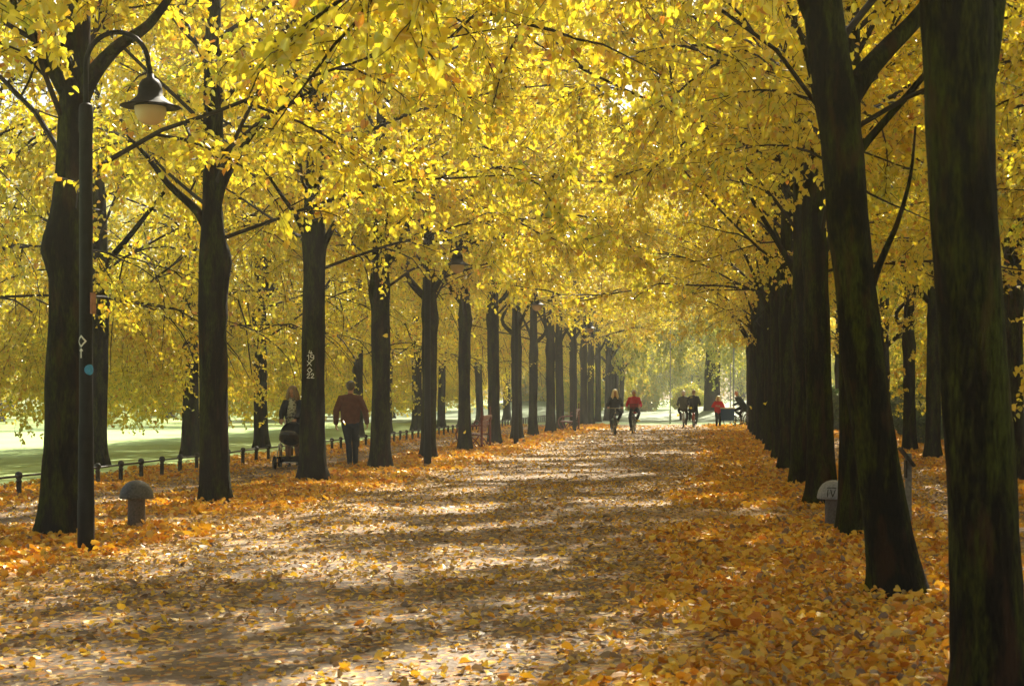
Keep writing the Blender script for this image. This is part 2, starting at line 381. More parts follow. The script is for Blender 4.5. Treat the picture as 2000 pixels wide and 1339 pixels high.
def path_material():
    m, t, b = newmat('leaf_strewn_path'); L = t.links.new
    tc = t.nodes.new('ShaderNodeTexCoord'); sp = t.nodes.new('ShaderNodeSeparateXYZ'); L(tc.outputs['Object'], sp.inputs[0])
    wn = t.nodes.new('ShaderNodeTexNoise'); wn.inputs['Scale'].default_value = .8; wn.inputs['Detail'].default_value = 4; L(tc.outputs['Object'], wn.inputs['Vector'])
    xw = math_node(t, 'MULTIPLY_ADD', wn.outputs['Fac'], 1.6, math_node(t, 'SUBTRACT', sp.outputs['X'], .8))
    u = math_node(t, 'DIVIDE', math_node(t, 'ADD', xw, 12.2), 20.2, clamp=True)
    rb = t.nodes.new('ShaderNodeValToRGB'); cr = rb.color_ramp
    while len(cr.elements) < len(BANDS): cr.elements.new(.5)
    for e, (x, v) in zip(cr.elements, BANDS): e.position = (x + 12.2) / 20.2; e.color = (v, v, v, 1)
    L(u, rb.inputs[0])
    # crumbs: small voronoi cells, each its own litter colour
    vo = t.nodes.new('ShaderNodeTexVoronoi'); vo.inputs['Scale'].default_value = 26; vo.inputs['Randomness'].default_value = 1
    mp = t.nodes.new('ShaderNodeMapping'); mp.inputs['Scale'].default_value = (1, .8, 1); L(tc.outputs['Object'], mp.inputs[0]); L(mp.outputs[0], vo.inputs['Vector'])
    sc_ = t.nodes.new('ShaderNodeSeparateColor'); L(vo.outputs['Color'], sc_.inputs[0])
    rl = t.nodes.new('ShaderNodeValToRGB'); cr = rl.color_ramp
    cs = [(0, (.16, .07, .02)), (.25, (.34, .14, .02)), (.5, (.48, .24, .03)), (.7, (.50, .34, .10)), (.85, (.42, .33, .2)), (1, (.10, .06, .035))]
    while len(cr.elements) < len(cs): cr.elements.new(.5)
    for e, (p, c) in zip(cr.elements, cs): e.position = p; e.color = c + (1,)
    L(sc_.outputs['Red'], rl.inputs[0])
    sn = t.nodes.new('ShaderNodeTexNoise'); sn.inputs['Scale'].default_value = 2.2; sn.inputs['Detail'].default_value = 9; sn.inputs['Roughness'].default_value = .65
    mp2 = t.nodes.new('ShaderNodeMapping'); mp2.inputs['Scale'].default_value = (1, .4, 1); L(tc.outputs['Object'], mp2.inputs[0]); L(mp2.outputs[0], sn.inputs['Vector'])
    rs = t.nodes.new('ShaderNodeValToRGB'); e = rs.color_ramp.elements; e[0].position = .3; e[0].color = (.075, .050, .031, 1); e[1].position = .7; e[1].color = (.185, .122, .070, 1); L(sn.outputs['Fac'], rs.inputs[0])
    msk = math_node(t, 'GREATER_THAN', math_node(t, 'MULTIPLY', rb.outputs[0], 1.15), math_node(t, 'MULTIPLY_ADD', sc_.outputs['Green'], .9, .02))
    mx = t.nodes.new('ShaderNodeMixRGB'); L(msk, mx.inputs[0]); L(rs.outputs[0], mx.inputs[1]); L(rl.outputs[0], mx.inputs[2])
    L(mx.outputs[0], b.inputs['Base Color']); b.inputs['Roughness'].default_value = .75; b.inputs['Specular IOR Level'].default_value = .3
    bp = t.nodes.new('ShaderNodeBump'); bp.inputs['Strength'].default_value = .6; bp.inputs['Distance'].default_value = .015
    hh = math_node(t, 'MULTIPLY_ADD', msk, .6, math_node(t, 'MULTIPLY', vo.outputs['Distance'], .8)); L(hh, bp.inputs['Height']); L(bp.outputs[0], b.inputs['Normal'])
    return m

def grass_material():
    m, t, b = newmat('lawn_grass'); L = t.links.new
    tc = t.nodes.new('ShaderNodeTexCoord')
    n1 = t.nodes.new('ShaderNodeTexNoise'); n1.inputs['Scale'].default_value = .25; n1.inputs['Detail'].default_value = 6; L(tc.outputs['Object'], n1.inputs['Vector'])
    n2 = t.nodes.new('ShaderNodeTexNoise'); n2.inputs['Scale'].default_value = 18; n2.inputs['Detail'].default_value = 6; L(tc.outputs['Object'], n2.inputs['Vector'])
    r = t.nodes.new('ShaderNodeValToRGB'); e = r.color_ramp.elements; e[0].position = .3; e[0].color = (.34, .50, .17, 1); e[1].position = .7; e[1].color = (.54, .68, .32, 1)  # paler than real grass: backlit glow of the blades put into the colour
    L(math_node(t, 'MULTIPLY_ADD', n2.outputs['Fac'], .6, math_node(t, 'MULTIPLY', n1.outputs['Fac'], .4)), r.inputs[0])
    vo = t.nodes.new('ShaderNodeTexVoronoi'); vo.inputs['Scale'].default_value = 4; L(tc.outputs['Object'], vo.inputs['Vector'])
    lf = math_node(t, 'LESS_THAN', vo.outputs['Distance'], .13)
    mx = t.nodes.new('ShaderNodeMixRGB'); L(lf, mx.inputs[0]); L(r.outputs[0], mx.inputs[1]); mx.inputs[2].default_value = (.6, .45, .12, 1)
    L(mx.outputs[0], b.inputs['Base Color']); b.inputs['Roughness'].default_value = .9; b.inputs['Specular IOR Level'].default_value = .12
    bp = t.nodes.new('ShaderNodeBump'); bp.inputs['Strength'].default_value = .7; bp.inputs['Distance'].default_value = .03; L(n2.outputs['Fac'], bp.inputs['Height']); L(bp.outputs[0], b.inputs['Normal'])
    return m
M_GRASS = grass_material(); M_PATH = path_material()

def sheet(name, x0, x1, y0, y1, z, mat, nx=2, ny=2, hf=None):
    mb = MB(); V = []; Fc = []
    for j in range(ny + 1):
        for i in range(nx + 1):
            x = x0 + (x1 - x0) * i / nx; y = y0 + (y1 - y0) * j / ny; V.append((x, y, z + (hf(x, y) if hf else 0)))
    for j in range(ny):
        for i in range(nx): a = j * (nx + 1) + i; Fc.append((a, a + 1, a + nx + 2, a + nx + 1))
    mb.add(V, Fc); return mb.build(name, mat)
tag(sheet('ground', -320, 320, -60, 620, 0, M_GRASS), kind='structure')
tag(sheet('path', -11.3, 7.6, -12, 86.5, .005, M_PATH, 60, 160, lambda x, y: .035 * max(0, mnoise.noise(Vector((x * .5, y * .3, 1)))) * min(1, max(0, (x + 11.3) * 2), max(0, (7.6 - x) * 2), max(0, (86.5 - y) * .5))), kind='structure')
M_SAND = simple('pale_gravel', (.42, .36, .28), .9, var=.25, scale=3, bump=.2)
tag(sheet('cross_path', -16, 10, 87.2, 89.4, .006, M_SAND), kind='structure')
def bank_h(x, y):
    a = math.exp(-((x - 6) / 9) ** 2 - ((y - 118) / 10) ** 2) * 1.5 + math.exp(-((x + 14) / 6) ** 2 - ((y - 128) / 9) ** 2) * 1.1
    return a + .15 * mnoise.noise(Vector((x * .2, y * .2, 0))) * min(1, a * 4) + .012
M_BANKG = simple('bank_grass', (.13, .20, .07), .7, var=.4, scale=1.4, bump=.3)
tag(sheet('bank', -30, 30, 94, 146, 0, M_BANKG, 60, 50, bank_h), kind='structure')

# scattered fallen leaves
def scatter():
    rng = np.random.default_rng(5); P = []; S = []; C = []; TL = []
    y = 5.0
    def zone(y0, y1, dens, ls):
        xa, xb = -12.3, 7.4; n = int((y1 - y0) * (xb - xa) * dens)
        xs = rng.uniform(xa, xb, n); ys = rng.uniform(y0, y1, n); q = rng.uniform(0, 1, n); r2 = rng.uniform(0, 1, n); r3 = rng.normal(0, 1, n)
        for i in range(n):
            x, yy = xs[i], ys[i]
            if x < -.427 * yy - 2.2 or x > .18 * yy + 2.0: continue
            c = cover(x, yy)
            if q[i] > c: continue
            heavy = c > .62
            P.append((x, yy, .012 + r2[i] * (.06 if heavy else .015)))
            S.append(max(.03, (.054 if heavy else .038) + .015 * r3[i]) * ls)
            if heavy: col = .31 + .21 * rng.normal()
            else: col = (.74 + .10 * rng.normal()) if rng.random() < .45 else (.40 + .16 * rng.normal())
            if rng.random() < (.07 if heavy else .03): col = rng.uniform(.9, .99)
            C.append(min(.995, max(.02, col))); TL.append(.75 if heavy else .4)
    zone(5, 16, 500, 1.0); zone(16, 30, 340, 1.08); zone(30, 50, 130, 1.2); zone(50, 86.3, 60, 1.6)
    for (bx, by, br) in [(at(124, 1050, 17.9).x, 17.9, .30), (at(421, 985, 23.3).x, 23.3, .26), (at(614, 935, 29.1).x, 29.1, .30), (at(1757, 1165, 12.6).x, 12.6, .28), (at(1662, 1046, 17.9).x, 17.9, .2), (at(1603, 988, 22.8).x, 22.8, .27), (at(264, 1035, 18.9).x, 18.9, .11), (at(168, 1080, 16.1).x, 16.1, .09), (at(1628, 1035, 18.9).x, 18.9, .11)]:
        for i in range(int(500 * br)):
            a = rng.uniform(0, 6.28); q = rng.exponential(.11); P.append((bx + math.cos(a) * (br + q), by + math.sin(a) * (br + q), .02 + .10 * math.exp(-q / .1) * rng.uniform(0, 1))); S.append(max(.03, rng.normal(.062, .014))); C.append(min(.9, max(.02, rng.normal(.3, .2)))); TL.append(1.1)
    P = np.array(P); n = len(P); T = rng.normal(0, 1, (n, 3)); T[:, 2] *= .25
    N = rng.normal(0, 1, (n, 3)) * np.array(TL)[:, None]; N[:, 2] = 1
    me = leaves_mesh('fallen_leaves', P, T, N, np.array(S), np.array(C), [M_LIT], None, rng.uniform(-1.5, 4, n))
    o = bpy.data.objects.new('fallen_leaves', me); COL.objects.link(o)
    print('litter', n)
    return tag(o, 'carpet of fallen orange, yellow and tan linden leaves over the promenade', 'fallen leaves', kind='stuff')
scatter()

# ================================================================== TREES
CROWN = [crown_mesh('linden_crown_%s' % 'abcde'[i], 11 + i, limbs=13, subs=10, twigs=21, Rr=5.0, z0=3.4, z1=7.8, zlow=3.5) for i in range(5)]
TALL = [crown_mesh('tall_linden_crown_%s' % 'abc'[i], 41 + i, limbs=17, subs=9, twigs=17, Rr=5.0, z0=3.4, z1=12, zlow=3.5) for i in range(3)]
SKIRT = [crown_mesh('drooping_crown_%s' % 'abc'[i], 31 + i, limbs=16, subs=10, twigs=15, Rr=4.9, z0=2.9, z1=10, zlow=3.0, skirt=True) for i in range(3)]
print('leaves per crown', len(CROWN[0].polygons) // 2)
GENT = []
for i in range(5):
    rg = random.Random(i * 7 + 1); lx = rg.uniform(-.1, .1); kz = rg.uniform(2.6, 3.4)
    GENT.append(trunk_mesh('linden_trunk_%s' % 'abcde'[i], [(0, 0, -.05, .22), (0, 0, .4, .20), (lx * .4, 0, 1.6, .183), (lx * .8, .02, kz, .188), (lx, .03, kz + .35, .21), (lx * .9, .02, kz + .8, .17), (lx * .4, 0, 5.2, .15), (0, 0, 7.4, .08)], 50 + i,
        knots=[(kz + .2, rg.uniform(0, 6), .22, .22), (kz - .9, rg.uniform(0, 6), .15, .12)],
        limbs=[([(0, 0, kz + .7), (s * .5, rg.uniform(-.4, .4), kz + 1.3), (s * 1.3, rg.uniform(-.8, .8), kz + 2.4), (s * 2.1, rg.uniform(-1, 1), kz + 3.4)], .10, .014) for s in (-1, 1)]))
rt = random.Random(4)
def near_crown(name, seed, loc, **k):
    """crown of a tree by the camera, pruned where the photograph shows free trunk, lamp or sky path"""
    def keep(p, rng):
        X, Y, Z = p[0] + loc[0], p[1] + loc[1], p[2]
        if Y < 4.5: return Z > 5.0
        u, v = HX + F * X / Y, HY - F * (Z - EYE) / Y
        if 215 < u < 375 and 20 < v < 275 and Y < 16.8: return False
        if 862 < u < 928 and 462 < v < 548 and Y < 35.8: return False
        if 150 < u < 215 and v > 40 and Y < 16.8: return False
        if Y > 17: return True
        if u < 260: return v < 460
        if u < 1300: return v < 290
        if u < 1530: return v < 350
        if u < 1780: return v < 500 and (rng.random() < .3 or u < 1560 or u > 1720)
        if u < 1960: return v < 60 and rng.random() < .3
        return v < 620
    d = dict(limbs=13, subs=10, twigs=21, Rr=5.0, z0=3.4, z1=7.8, zlow=3.3, keep=keep); d.update(k)
    return crown_mesh(name, seed, **d)
def tree(x, y, label, group, crown=None, trunk=None, cloc=(0, 0, 0), s=1.0, crz=None, cz=1.0, ts=1.0, name='linden_tree', mats=None):
    t = thing(name, label, 'tree', (x, y, 0), 0, group)
    if trunk is None:
        tr = part('trunk', rt.choice(GENT), t); tr.rotation_euler = (0, 0, rt.uniform(0, 6.28)); tr.scale = (s * ts * rt.uniform(.92, 1.06),) * 2 + (s,)
    else: tr = part('trunk', trunk, t)
    c = part('crown', crown or rt.choice(CROWN if y < 44 else TALL), t, cloc, rt.uniform(0, 6.28) if crz is None else crz); c.scale = (s, s, s * cz)
    if mats:
        for i, m in enumerate(mats): c.material_slots[i].link = 'OBJECT'; c.material_slots[i].material = m
    return t
def rank(L, i): return ORD[sorted(range(len(L)), key=lambda k: L[k][0] / L[k][1]).index(i)]
ORD = ['first', 'second', 'third', 'fourth', 'fifth', 'sixth', 'seventh', 'eighth', 'ninth', 'tenth', 'eleventh', 'twelfth', 'thirteenth', 'fourteenth', 'fifteenth', 'sixteenth', 'seventeenth', 'eighteenth', 'nineteenth', 'twentieth']

def spine_px(rows, d, X0):
    """rows = (y_px, centre_px, width_px), bottom first -> spine relative to (X0,d,0)"""
    out = []
    for (py, cx, wd) in rows:
        p = at(cx, py, d); out.append((p.x - X0, 0, p.z, wd * d / F / 2))
    return out
def limb_px(pts, d, X0, dy=(0, 0, 0, 0, 0)):
    return [((at(px, py, d).x - X0), dy[min(i, len(dy) - 1)], at(px, py, d).z) for i, (px, py) in enumerate(pts)]

GL, GR = 'lindens of the row left of the promenade', 'lindens of the row right of the promenade'
# --- left row
XL = -7.0
def dl(n): return 17.9 + 5.6 * n
x0 = at(124, 1050, 17.9).x
tL0 = trunk_mesh('linden_trunk_left_front', [(0, 0, -.05, .255)] + spine_px([(1000, 126, 86), (800, 133, 83), (620, 138, 80), (545, 138, 78), (490, 134, 88), (440, 138, 80), (330, 143, 66), (170, 147, 58), (0, 147, 56), (-200, 146, 46), (-420, 146, 30)], 17.9, x0), 3, n=26, step=.1, flare=.25,
    limbs=[(limb_px([(150, 210), (122, 160), (95, 95), (60, 15), (20, -90)], 17.9, x0, (0, -.1, -.3, -.5, -.9)), .11, .018),
           (limb_px([(150, 210), (185, 155), (240, 100), (310, 60), (380, -5), (450, -60)], 17.9, x0, (0, -.1, -.2, -.3, -.5)), .12, .02)], knots=[(3.1, PI, .25, .2)])
tree(x0, 17.9, 'broad mossy trunk at far left, directly behind the nearest street lamp', GL, near_crown('pruned_crown_a', 61, (x0, 17.9)), tL0, s=1.0, crz=0)
x1 = at(421, 985, 23.3).x
tL1 = trunk_mesh('linden_trunk_left_next', [(0, 0, -.05, .22)] + spine_px([(950, 420, 58), (800, 417, 54), (620, 414, 54), (560, 416, 58), (515, 417, 62), (470, 415, 50), (400, 414, 40), (200, 416, 38), (60, 416, 30), (-120, 418, 20)], 23.3, x1), 9, n=24, step=.1, flare=.3,
    limbs=[(limb_px([(415, 470), (390, 415), (340, 365), (300, 310), (262, 270)], 23.3, x1, (0, -.1, -.2, -.3)), .09, .016),
           (limb_px([(418, 440), (436, 370), (470, 305), (510, 255), (560, 215), (620, 180)], 23.3, x1, (0, -.1, -.1, -.2)), .085, .014)], knots=[(3.45, .3, .2, .22), (2.6, 0, .12, .12)])
tree(x1, 23.3, 'trunk behind the left mushroom bollard, with two forking limbs under yellow leaves', GL, near_crown('pruned_crown_e', 65, (x1, 23.3)), tL1, crz=0)
x2 = at(614, 935, 29.1).x
tL2 = trunk_mesh('linden_trunk_numbered', [(0, 0, -.05, .24)] + spine_px([(905, 612, 48), (840, 611, 45), (740, 612, 42), (600, 614, 41), (540, 614, 40), (470, 612, 44), (400, 614, 38), (200, 618, 30), (0, 618, 20)], 29.1, x2), 14, n=24, step=.1, flare=.5,
    limbs=[(limb_px([(614, 520), (590, 440), (555, 380), (520, 330)], 29.1, x2, (0, -.1, -.3)), .08, .014), (limb_px([(616, 520), (655, 440), (700, 390), (760, 350)], 29.1, x2, (0, -.1, -.2)), .08, .014)], knots=[(4.1, 0, .25, .15)])
T2 = tree(x2, 29.1, 'trunk with white painted numbers, between the woman and the walking man', GL, near_crown('pruned_crown_f', 66, (x2, 29.1)), tL2, crz=0)
LLAB = {3: 'slim straight trunk just right of the man in the brown jacket', 4: 'trunk directly behind the second street lamp of the left row',
        5: 'tapering trunk that hides the middle of the nearer red bench', 6: 'trunk immediately right of the nearer red bench'}
for n in range(3, 19):
    d = dl(n); lab = LLAB.get(n, '%s trunk of the left row counted from the picture edge' % ORD[n])
    if n == 3: tree(XL, d, lab, GL, near_crown('pruned_crown_g', 67, (XL, d)), crz=0); continue
    tree(XL + rt.uniform(-.1, .1), d, lab, GL, s=rt.uniform(.94, 1.05), ts=.95)
for n in (-1, -2):
    tree(XL, 17.9 + 5.6 * n, ['linden left of the camera, its yellow leaves hanging in the upper left corner', 'linden nearest left of the camera, only a few leaves in view'][-1 - n], GL, near_crown('pruned_crown_left', 70 - n, (XL, 17.9 + 5.6 * n)), s=1.0, crz=0)
# --- left row beyond the fence
GF = 'lindens beyond the knee-high fence on the lawn edge'
for k, (x, d) in enumerate([(190, 36), (372, 42.3), (510, 48.8), (610, 55), (700, 61.5), (757, 67.2), (815, 73.8), (862, 80), (903, 86.5), (937, 92.8), (967, 99), (990, 105)]):
    tree((x - HX) * d / F, d, ['thin trunk on the lawn edge showing right of the nearest lamp post', 'straight trunk beyond the fence, just left of the second left-row trunk', 'slightly thicker trunk beyond the fence, left of the woman with the pram'][k] if k < 3 else 'hazy trunk beyond the fence, %s from the left along the lawn' % ORD[k], GF, SKIRT[k % 3], s=rt.uniform(.95, 1.08), crz=rt.uniform(-.3, .3))
tree(-13.4, 29.5, 'drooping linden at the left picture edge, its twigs hanging over the lawn', GF, SKIRT[1], s=1.0, crz=.2)
LAWN = [(-27, 90), (-42, 98), (-30, 102), (-48, 108), (-22, 112), (-38, 116), (-55, 118)]
for k, (x, d) in enumerate(LAWN):
    tree(x, d, 'pale yellow tree far out on the lawn, %s from the left of its group' % rank(LAWN, k), 'trees out on the left lawn', SKIRT[k % 3], s=1.35)
# --- right row
xr0 = at(1940, 1355, 8.0).x
tR0 = trunk_mesh('linden_trunk_right_front', [(0, 0, -.05, .20)] + spine_px([(1300, 1937, 146), (1100, 1928, 136), (900, 1914, 132), (700, 1900, 130), (500, 1888, 131), (350, 1880, 130), (230, 1874, 132), (120, 1870, 136), (20, 1868, 140), (-70, 1850, 120), (-300, 1835, 100), (-700, 1830, 70), (-1200, 1830, 40)], 8.0, xr0), 21, n=40, step=.05, lobes=.05, flare=.3,
    limbs=[(limb_px([(1895, 260), (1922, 130), (1950, -10), (1990, -180), (2060, -420)], 8.0, xr0, (.05, .1, .2, .4)), .095, .055)], knots=[(2.9, 1.2, .15, .08)])
tree(xr0, 8.0, 'massive dark trunk in the right foreground, cut by the picture edge', GR, near_crown('pruned_crown_b', 62, (xr0, 8.0), z0=3.6), tR0, crz=0)
xr1 = at(1757, 1165, 12.6).x
tR1 = trunk_mesh('linden_trunk_leaning', [(0, 0, -.05, .215)] + spine_px([(1140, 1754, 108), (1050, 1738, 98), (900, 1716, 89), (700, 1688, 86), (560, 1671, 82), (400, 1655, 82), (300, 1646, 84), (200, 1634, 86), (120, 1620, 82), (0, 1606, 78), (-200, 1590, 66), (-500, 1570, 40), (-800, 1560, 22)], 12.6, xr1), 27, n=30, step=.07, flare=.32, lobes=.09,
    limbs=[(limb_px([(1640, 220), (1690, 140), (1745, 75), (1800, 15), (1860, -60)], 12.6, xr1, (0, .1, .3, .4)), .105, .055),
           (limb_px([(1675, 640), (1712, 540), (1738, 480), (1765, 420), (1790, 330), (1800, 230)], 12.6, xr1, (.05, .2, .3, .4)), .045, .008),
           (limb_px([(1605, 60), (1580, 30), (1550, -20), (1500, -100)], 12.6, xr1, (0, 0, -.2)), .075, .02)], knots=[(2.75, PI, .2, .1)])
tree(xr1, 12.6, 'leaning trunk with flared foot, nearest but one in the right row', GR, near_crown('pruned_crown_c', 63, (xr1 - .55, 12.6), z0=3.8), tR1, cloc=(-.55, 0, 0), crz=0)
xr2 = at(1662, 1046, 17.9).x
tree(xr2, 17.9, 'trunk right beside the pale mushroom bollard, half behind the leaning trunk', GR, CROWN[1], s=.98, ts=.70)
xr3 = at(1603, 988, 22.8).x
tR3 = trunk_mesh('linden_trunk_right_mid', [(0, 0, -.05, .235)] + spine_px([(950, 1604, 60), (850, 1602, 54), (700, 1598, 52), (560, 1594, 50), (500, 1592, 56), (430, 1590, 46), (250, 1590, 40), (50, 1592, 30), (-100, 1592, 20)], 22.8, xr3), 33, n=24, step=.1, flare=.3)
tree(xr3, 22.8, 'thick trunk just left of the pale mushroom bollard', GR, CROWN[0], tR3)
for k in range(4, 15):
    d = 22.8 + 5.55 * (k - 3)
    tree(1.36 + rt.uniform(-.06, .06), d, '%s trunk of the right row counted from the foreground' % ORD[k] if k < 14 else 'farthest trunk of the right row, beside the man on the blue cart bicycle', GR, s=rt.uniform(.95, 1.05), ts=.82)
tree(1.3, 3.2, 'linden standing right beside the camera, only leaves overhead in view', GR, near_crown('pruned_crown_d', 64, (1.3, 3.2)), crz=0)
# --- second right row
GS = 'lindens right of the side path'
for k, d in enumerate([13, 18.5, 24, 29.4, 34.7, 40, 45.6, 50.8, 56.2, 62, 68, 74]):
    s_ = ['linden right of the side path, crown overhanging the right picture edge', 'side path linden with its trunk outside the picture, leaves at right edge', 'side path linden hidden behind the foreground trunk, leaves to the right', 'yellow linden behind the right foreground trunk', 'linden beyond the right foreground trunk, crown low over the side path', 'dark trunk just left of the foreground trunk, across the side path', 'paler trunk on the side path, second from the foreground trunk', 'narrow lit trunk right above the leaning trunk, across the side path', 'side path trunk seen left of the leaning trunk', 'far side path trunk in shade near the hedge', 'far side path trunk next to the hedge end', 'farthest side path trunk at the hedge'][k]
    tree(5.0 + rt.uniform(-.15, .15), d, s_, GS, s=.9, cz=.92, mats=[M_LEAF, M_TWIG])
WALLT = [(11, 22), (11.5, 30), (11, 38), (12, 46), (12.5, 55), (12, 64), (13, 73), (14, 83), (19, 60), (20, 78)]
for k, (x, d) in enumerate(WALLT):
    tree(x, d, 'green-tinged tree behind the garden wall, %s from the left of its group' % rank(WALLT, k), 'trees behind the garden wall', SKIRT[k % 3], s=1.1, mats=[M_LEAF_G if k % 3 else M_LEAF, M_TWIG])
# --- far trees closing the avenue
FART = [(-9, 132, M_LEAF, 1.5), (-2, 150, M_LEAF_G, 1.3), (7, 158, M_LEAF_G, 1.4), (15, 140, M_LEAF_G, 1.8), (24, 128, M_LEAF_G, 1.7), (-18, 145, M_LEAF_G, 1.8), (-30, 150, M_LEAF, 1.8), (-44, 150, M_LEAF_G, 2.0), (-60, 160, M_LEAF_G, 2.1), (2, 182, M_GREEN, 2.5), (-14, 185, M_GREEN, 2.5), (18, 185, M_GREEN, 2.5), (-36, 190, M_GREEN, 2.6), (-58, 195, M_GREEN, 2.6), (36, 160, M_GREEN, 2.2), (-80, 190, M_GREEN, 2.6), (-100, 200, M_GREEN, 2.6)]
for k, (x, d, m, s) in enumerate(FART):
    tree(x, d, 'misty %s tree in the far distance, %s from the left of its group' % ('green' if m is M_GREEN else 'yellow-green', rank(FART, k)), 'misty trees closing the view', SKIRT[k % 3], s=s, mats=[m, M_TWIG], name='distant_tree')
xb = at(1391, 815, 112).x
tb = trunk_mesh('great_trunk', [(0, 0, -.1, .62), (0, 0, 1, .54), (0, 0, 3, .50), (.1, 0, 6, .48), (.1, 0, 10, .4), (0, 0, 14, .2)], 71, n=24, flare=.3)
tree(xb, 112, 'great thick grey trunk rising in the mist at the end of the avenue', 'misty trees closing the view', SKIRT[0], tb, (0, 0, 1.2), s=1.6, mats=[M_LEAF_G, M_TWIG], name='distant_tree')

# --- shrubs and hedge on the right
def bush_mesh(name, seed, rx, ry, rz, n, mat, ls=.08, boxy=False):
    rng = np.random.default_rng(seed); q = rng.normal(0, 1, (n, 3)); q /= np.linalg.norm(q, axis=1)[:, None]
    r = rng.uniform(.55, 1.0, n) ** .5; P = q * r[:, None]
    if boxy: P = rng.uniform(-1, 1, (n, 3)); k = rng.integers(0, 3, n); P[np.arange(n), k] = np.sign(P[np.arange(n), k]) * rng.uniform(.8, 1, n)
    lump = np.array([1 + .3 * mnoise.noise(Vector(p * 2.2) + Vector((seed, 0, 0))) for p in P]); P *= lump[:, None]
    P = P * np.array([rx, ry, rz / 2]); P[:, 2] += rz / 2; P[:, 2] = P[:, 2].clip(.03, None)
    mb = MB()
    for i in range(9):
        a = rng.uniform(0, 6.28); e = Vector((math.cos(a) * rx * .6, math.sin(a) * ry * .6, rz * rng.uniform(.5, .9))); mb.tube([(0, 0, 0), e * .5 + Vector((0, 0, .1)), e], [.02, .014, .006], 5, 1)
    T = rng.normal(0, .6, (n, 3)); T[:, 2] -= .2; N = q + rng.normal(0, .5, (n, 3))
    return leaves_mesh(name, P, T, N, rng.normal(ls, ls * .2, n).clip(.03, .3), rng.normal(.45, .2, n).clip(0, 1), [mat, M_TWIG], mb)
hm = bush_mesh('hedge_leaves', 3, 5.2, 1.0, 1.9, 16000, M_GREEN, .10, True)
o = part('dark_hedge', hm, None, (10.5, 76, 0)); tag(o, 'dark clipped hedge across the end of the side path', 'hedge')
sh = [bush_mesh('shrub_leaves_%s' % 'ab'[i], 5 + i, 1.0, 1.0, 1.7, 5000, M_GREEN, .09) for i in range(2)]
for k, (px, d, s, lab) in enumerate([(1790, 62, 1.15, 'bright green shrub against the wall, between two side path trunks'), (1806, 52, .6, 'low green bush at the foot of the darkest side path trunk'), (1640, 72, 1.0, 'shrub low in the gap left of the leaning trunk'), (1985, 38, .8, 'dark green shrub at the right picture edge by the wall')]):
    o = part('shrub', sh[k % 2], None, ((px - HX) * d / F, d, 0), k * 1.3); o.scale = (s, s, s); tag(o, lab, 'shrub', 'shrubs by the garden wall')
fw_ = bush_mesh('distant_wood_leaves', 8, 150, 9, 17, 60000, M_WOOD, .75)
o = part('distant_wood', fw_, None, (-10, 235, -1)); tag(o, 'hazy dark green wood closing the view behind the park', 'wood', kind='stuff')
sh2 = bush_mesh('tall_shrub_leaves', 12, 2.2, 1.6, 3.4, 5000, M_LEAF_G, .16)
BUSH = [(-9.5, 112, .9), (-6.5, 136, .9), (-2.5, 127, .7), (4.5, 140, .7), (9.5, 125, 1.0), (-13, 128, 1.2), (-27, 122, 1.6), (-42, 126, 1.7), (-58, 130, 1.8)]
for k, (x, d, s) in enumerate(BUSH):
    o = part('tall_shrub', sh2, None, (x, d, 0), k * 1.9); o.scale = (s, s, s); tag(o, 'misty yellow-green bush on the grass at the avenue end, %s from the left' % rank(BUSH, k), 'shrub', 'misty bushes at the avenue end')
def brickmat():
    m, t, b = newmat('old_brick_wall'); tc = t.nodes.new('ShaderNodeTexCoord'); mp = t.nodes.new('ShaderNodeMapping'); mp.inputs['Rotation'].default_value = (R(90), 0, R(90))
    br = t.nodes.new('ShaderNodeTexBrick'); br.inputs['Scale'].default_value = 4; br.inputs['Color1'].default_value = (.14, .075, .05, 1); br.inputs['Color2'].default_value = (.09, .06, .045, 1); br.inputs['Mortar'].default_value = (.12, .11, .1, 1)
    t.links.new(tc.outputs['Object'], mp.inputs[0]); t.links.new(mp.outputs[0], br.inputs['Vector']); t.links.new(br.outputs[0], b.inputs['Base Color']); b.inputs['Roughness'].default_value = .9
    return m
t = thing('garden_wall', 'low dark brick garden wall beyond the side path', 'wall', (8.6, 15, 0))
mb = MB(); mb.box((0, 26, .55), (.3, 60, 1.1)); mb.build('wall', brickmat(), t, smooth=False)
mb = MB(); mb.box((0, 26, 1.14), (.38, 60.1, .08)); mb.build('coping', M_STONE, t, smooth=False)

# ================================================================== FENCE
t = thing('rail_fence', 'knee-high black iron rail fence on short posts along the lawn', 'fence', (-10.4, 0, 0))
mb = MB(); mb.lathe([(.0, 0), (.048, 0), (.048, .02), (.036, .05), (.036, .24), (.045, .25), (.045, .262), (.030, .27), (.034, .285), (.050, .31), (.054, .34), (.048, .372), (.028, .392), (0, .398)], n=14)
pm = mb.mesh('fence_post', M_RAIL)
ys = [21.8 + 1.06 * i for i in range(76)]
for i, y in enumerate(ys):
    p = part('post', pm, t, (rt.uniform(-.01, .01), y, -.01)); p.rotation_euler = (R(rt.uniform(-1.5, 1.5)), R(rt.uniform(-1.5, 1.5)), rt.uniform(0, 6))
mb = MB(); mb.tube([(rt.uniform(-.006, .006), y, .315 + rt.uniform(-.006, .006)) for y in ys], .017, 8); mb.build('rail', M_RAIL, t)

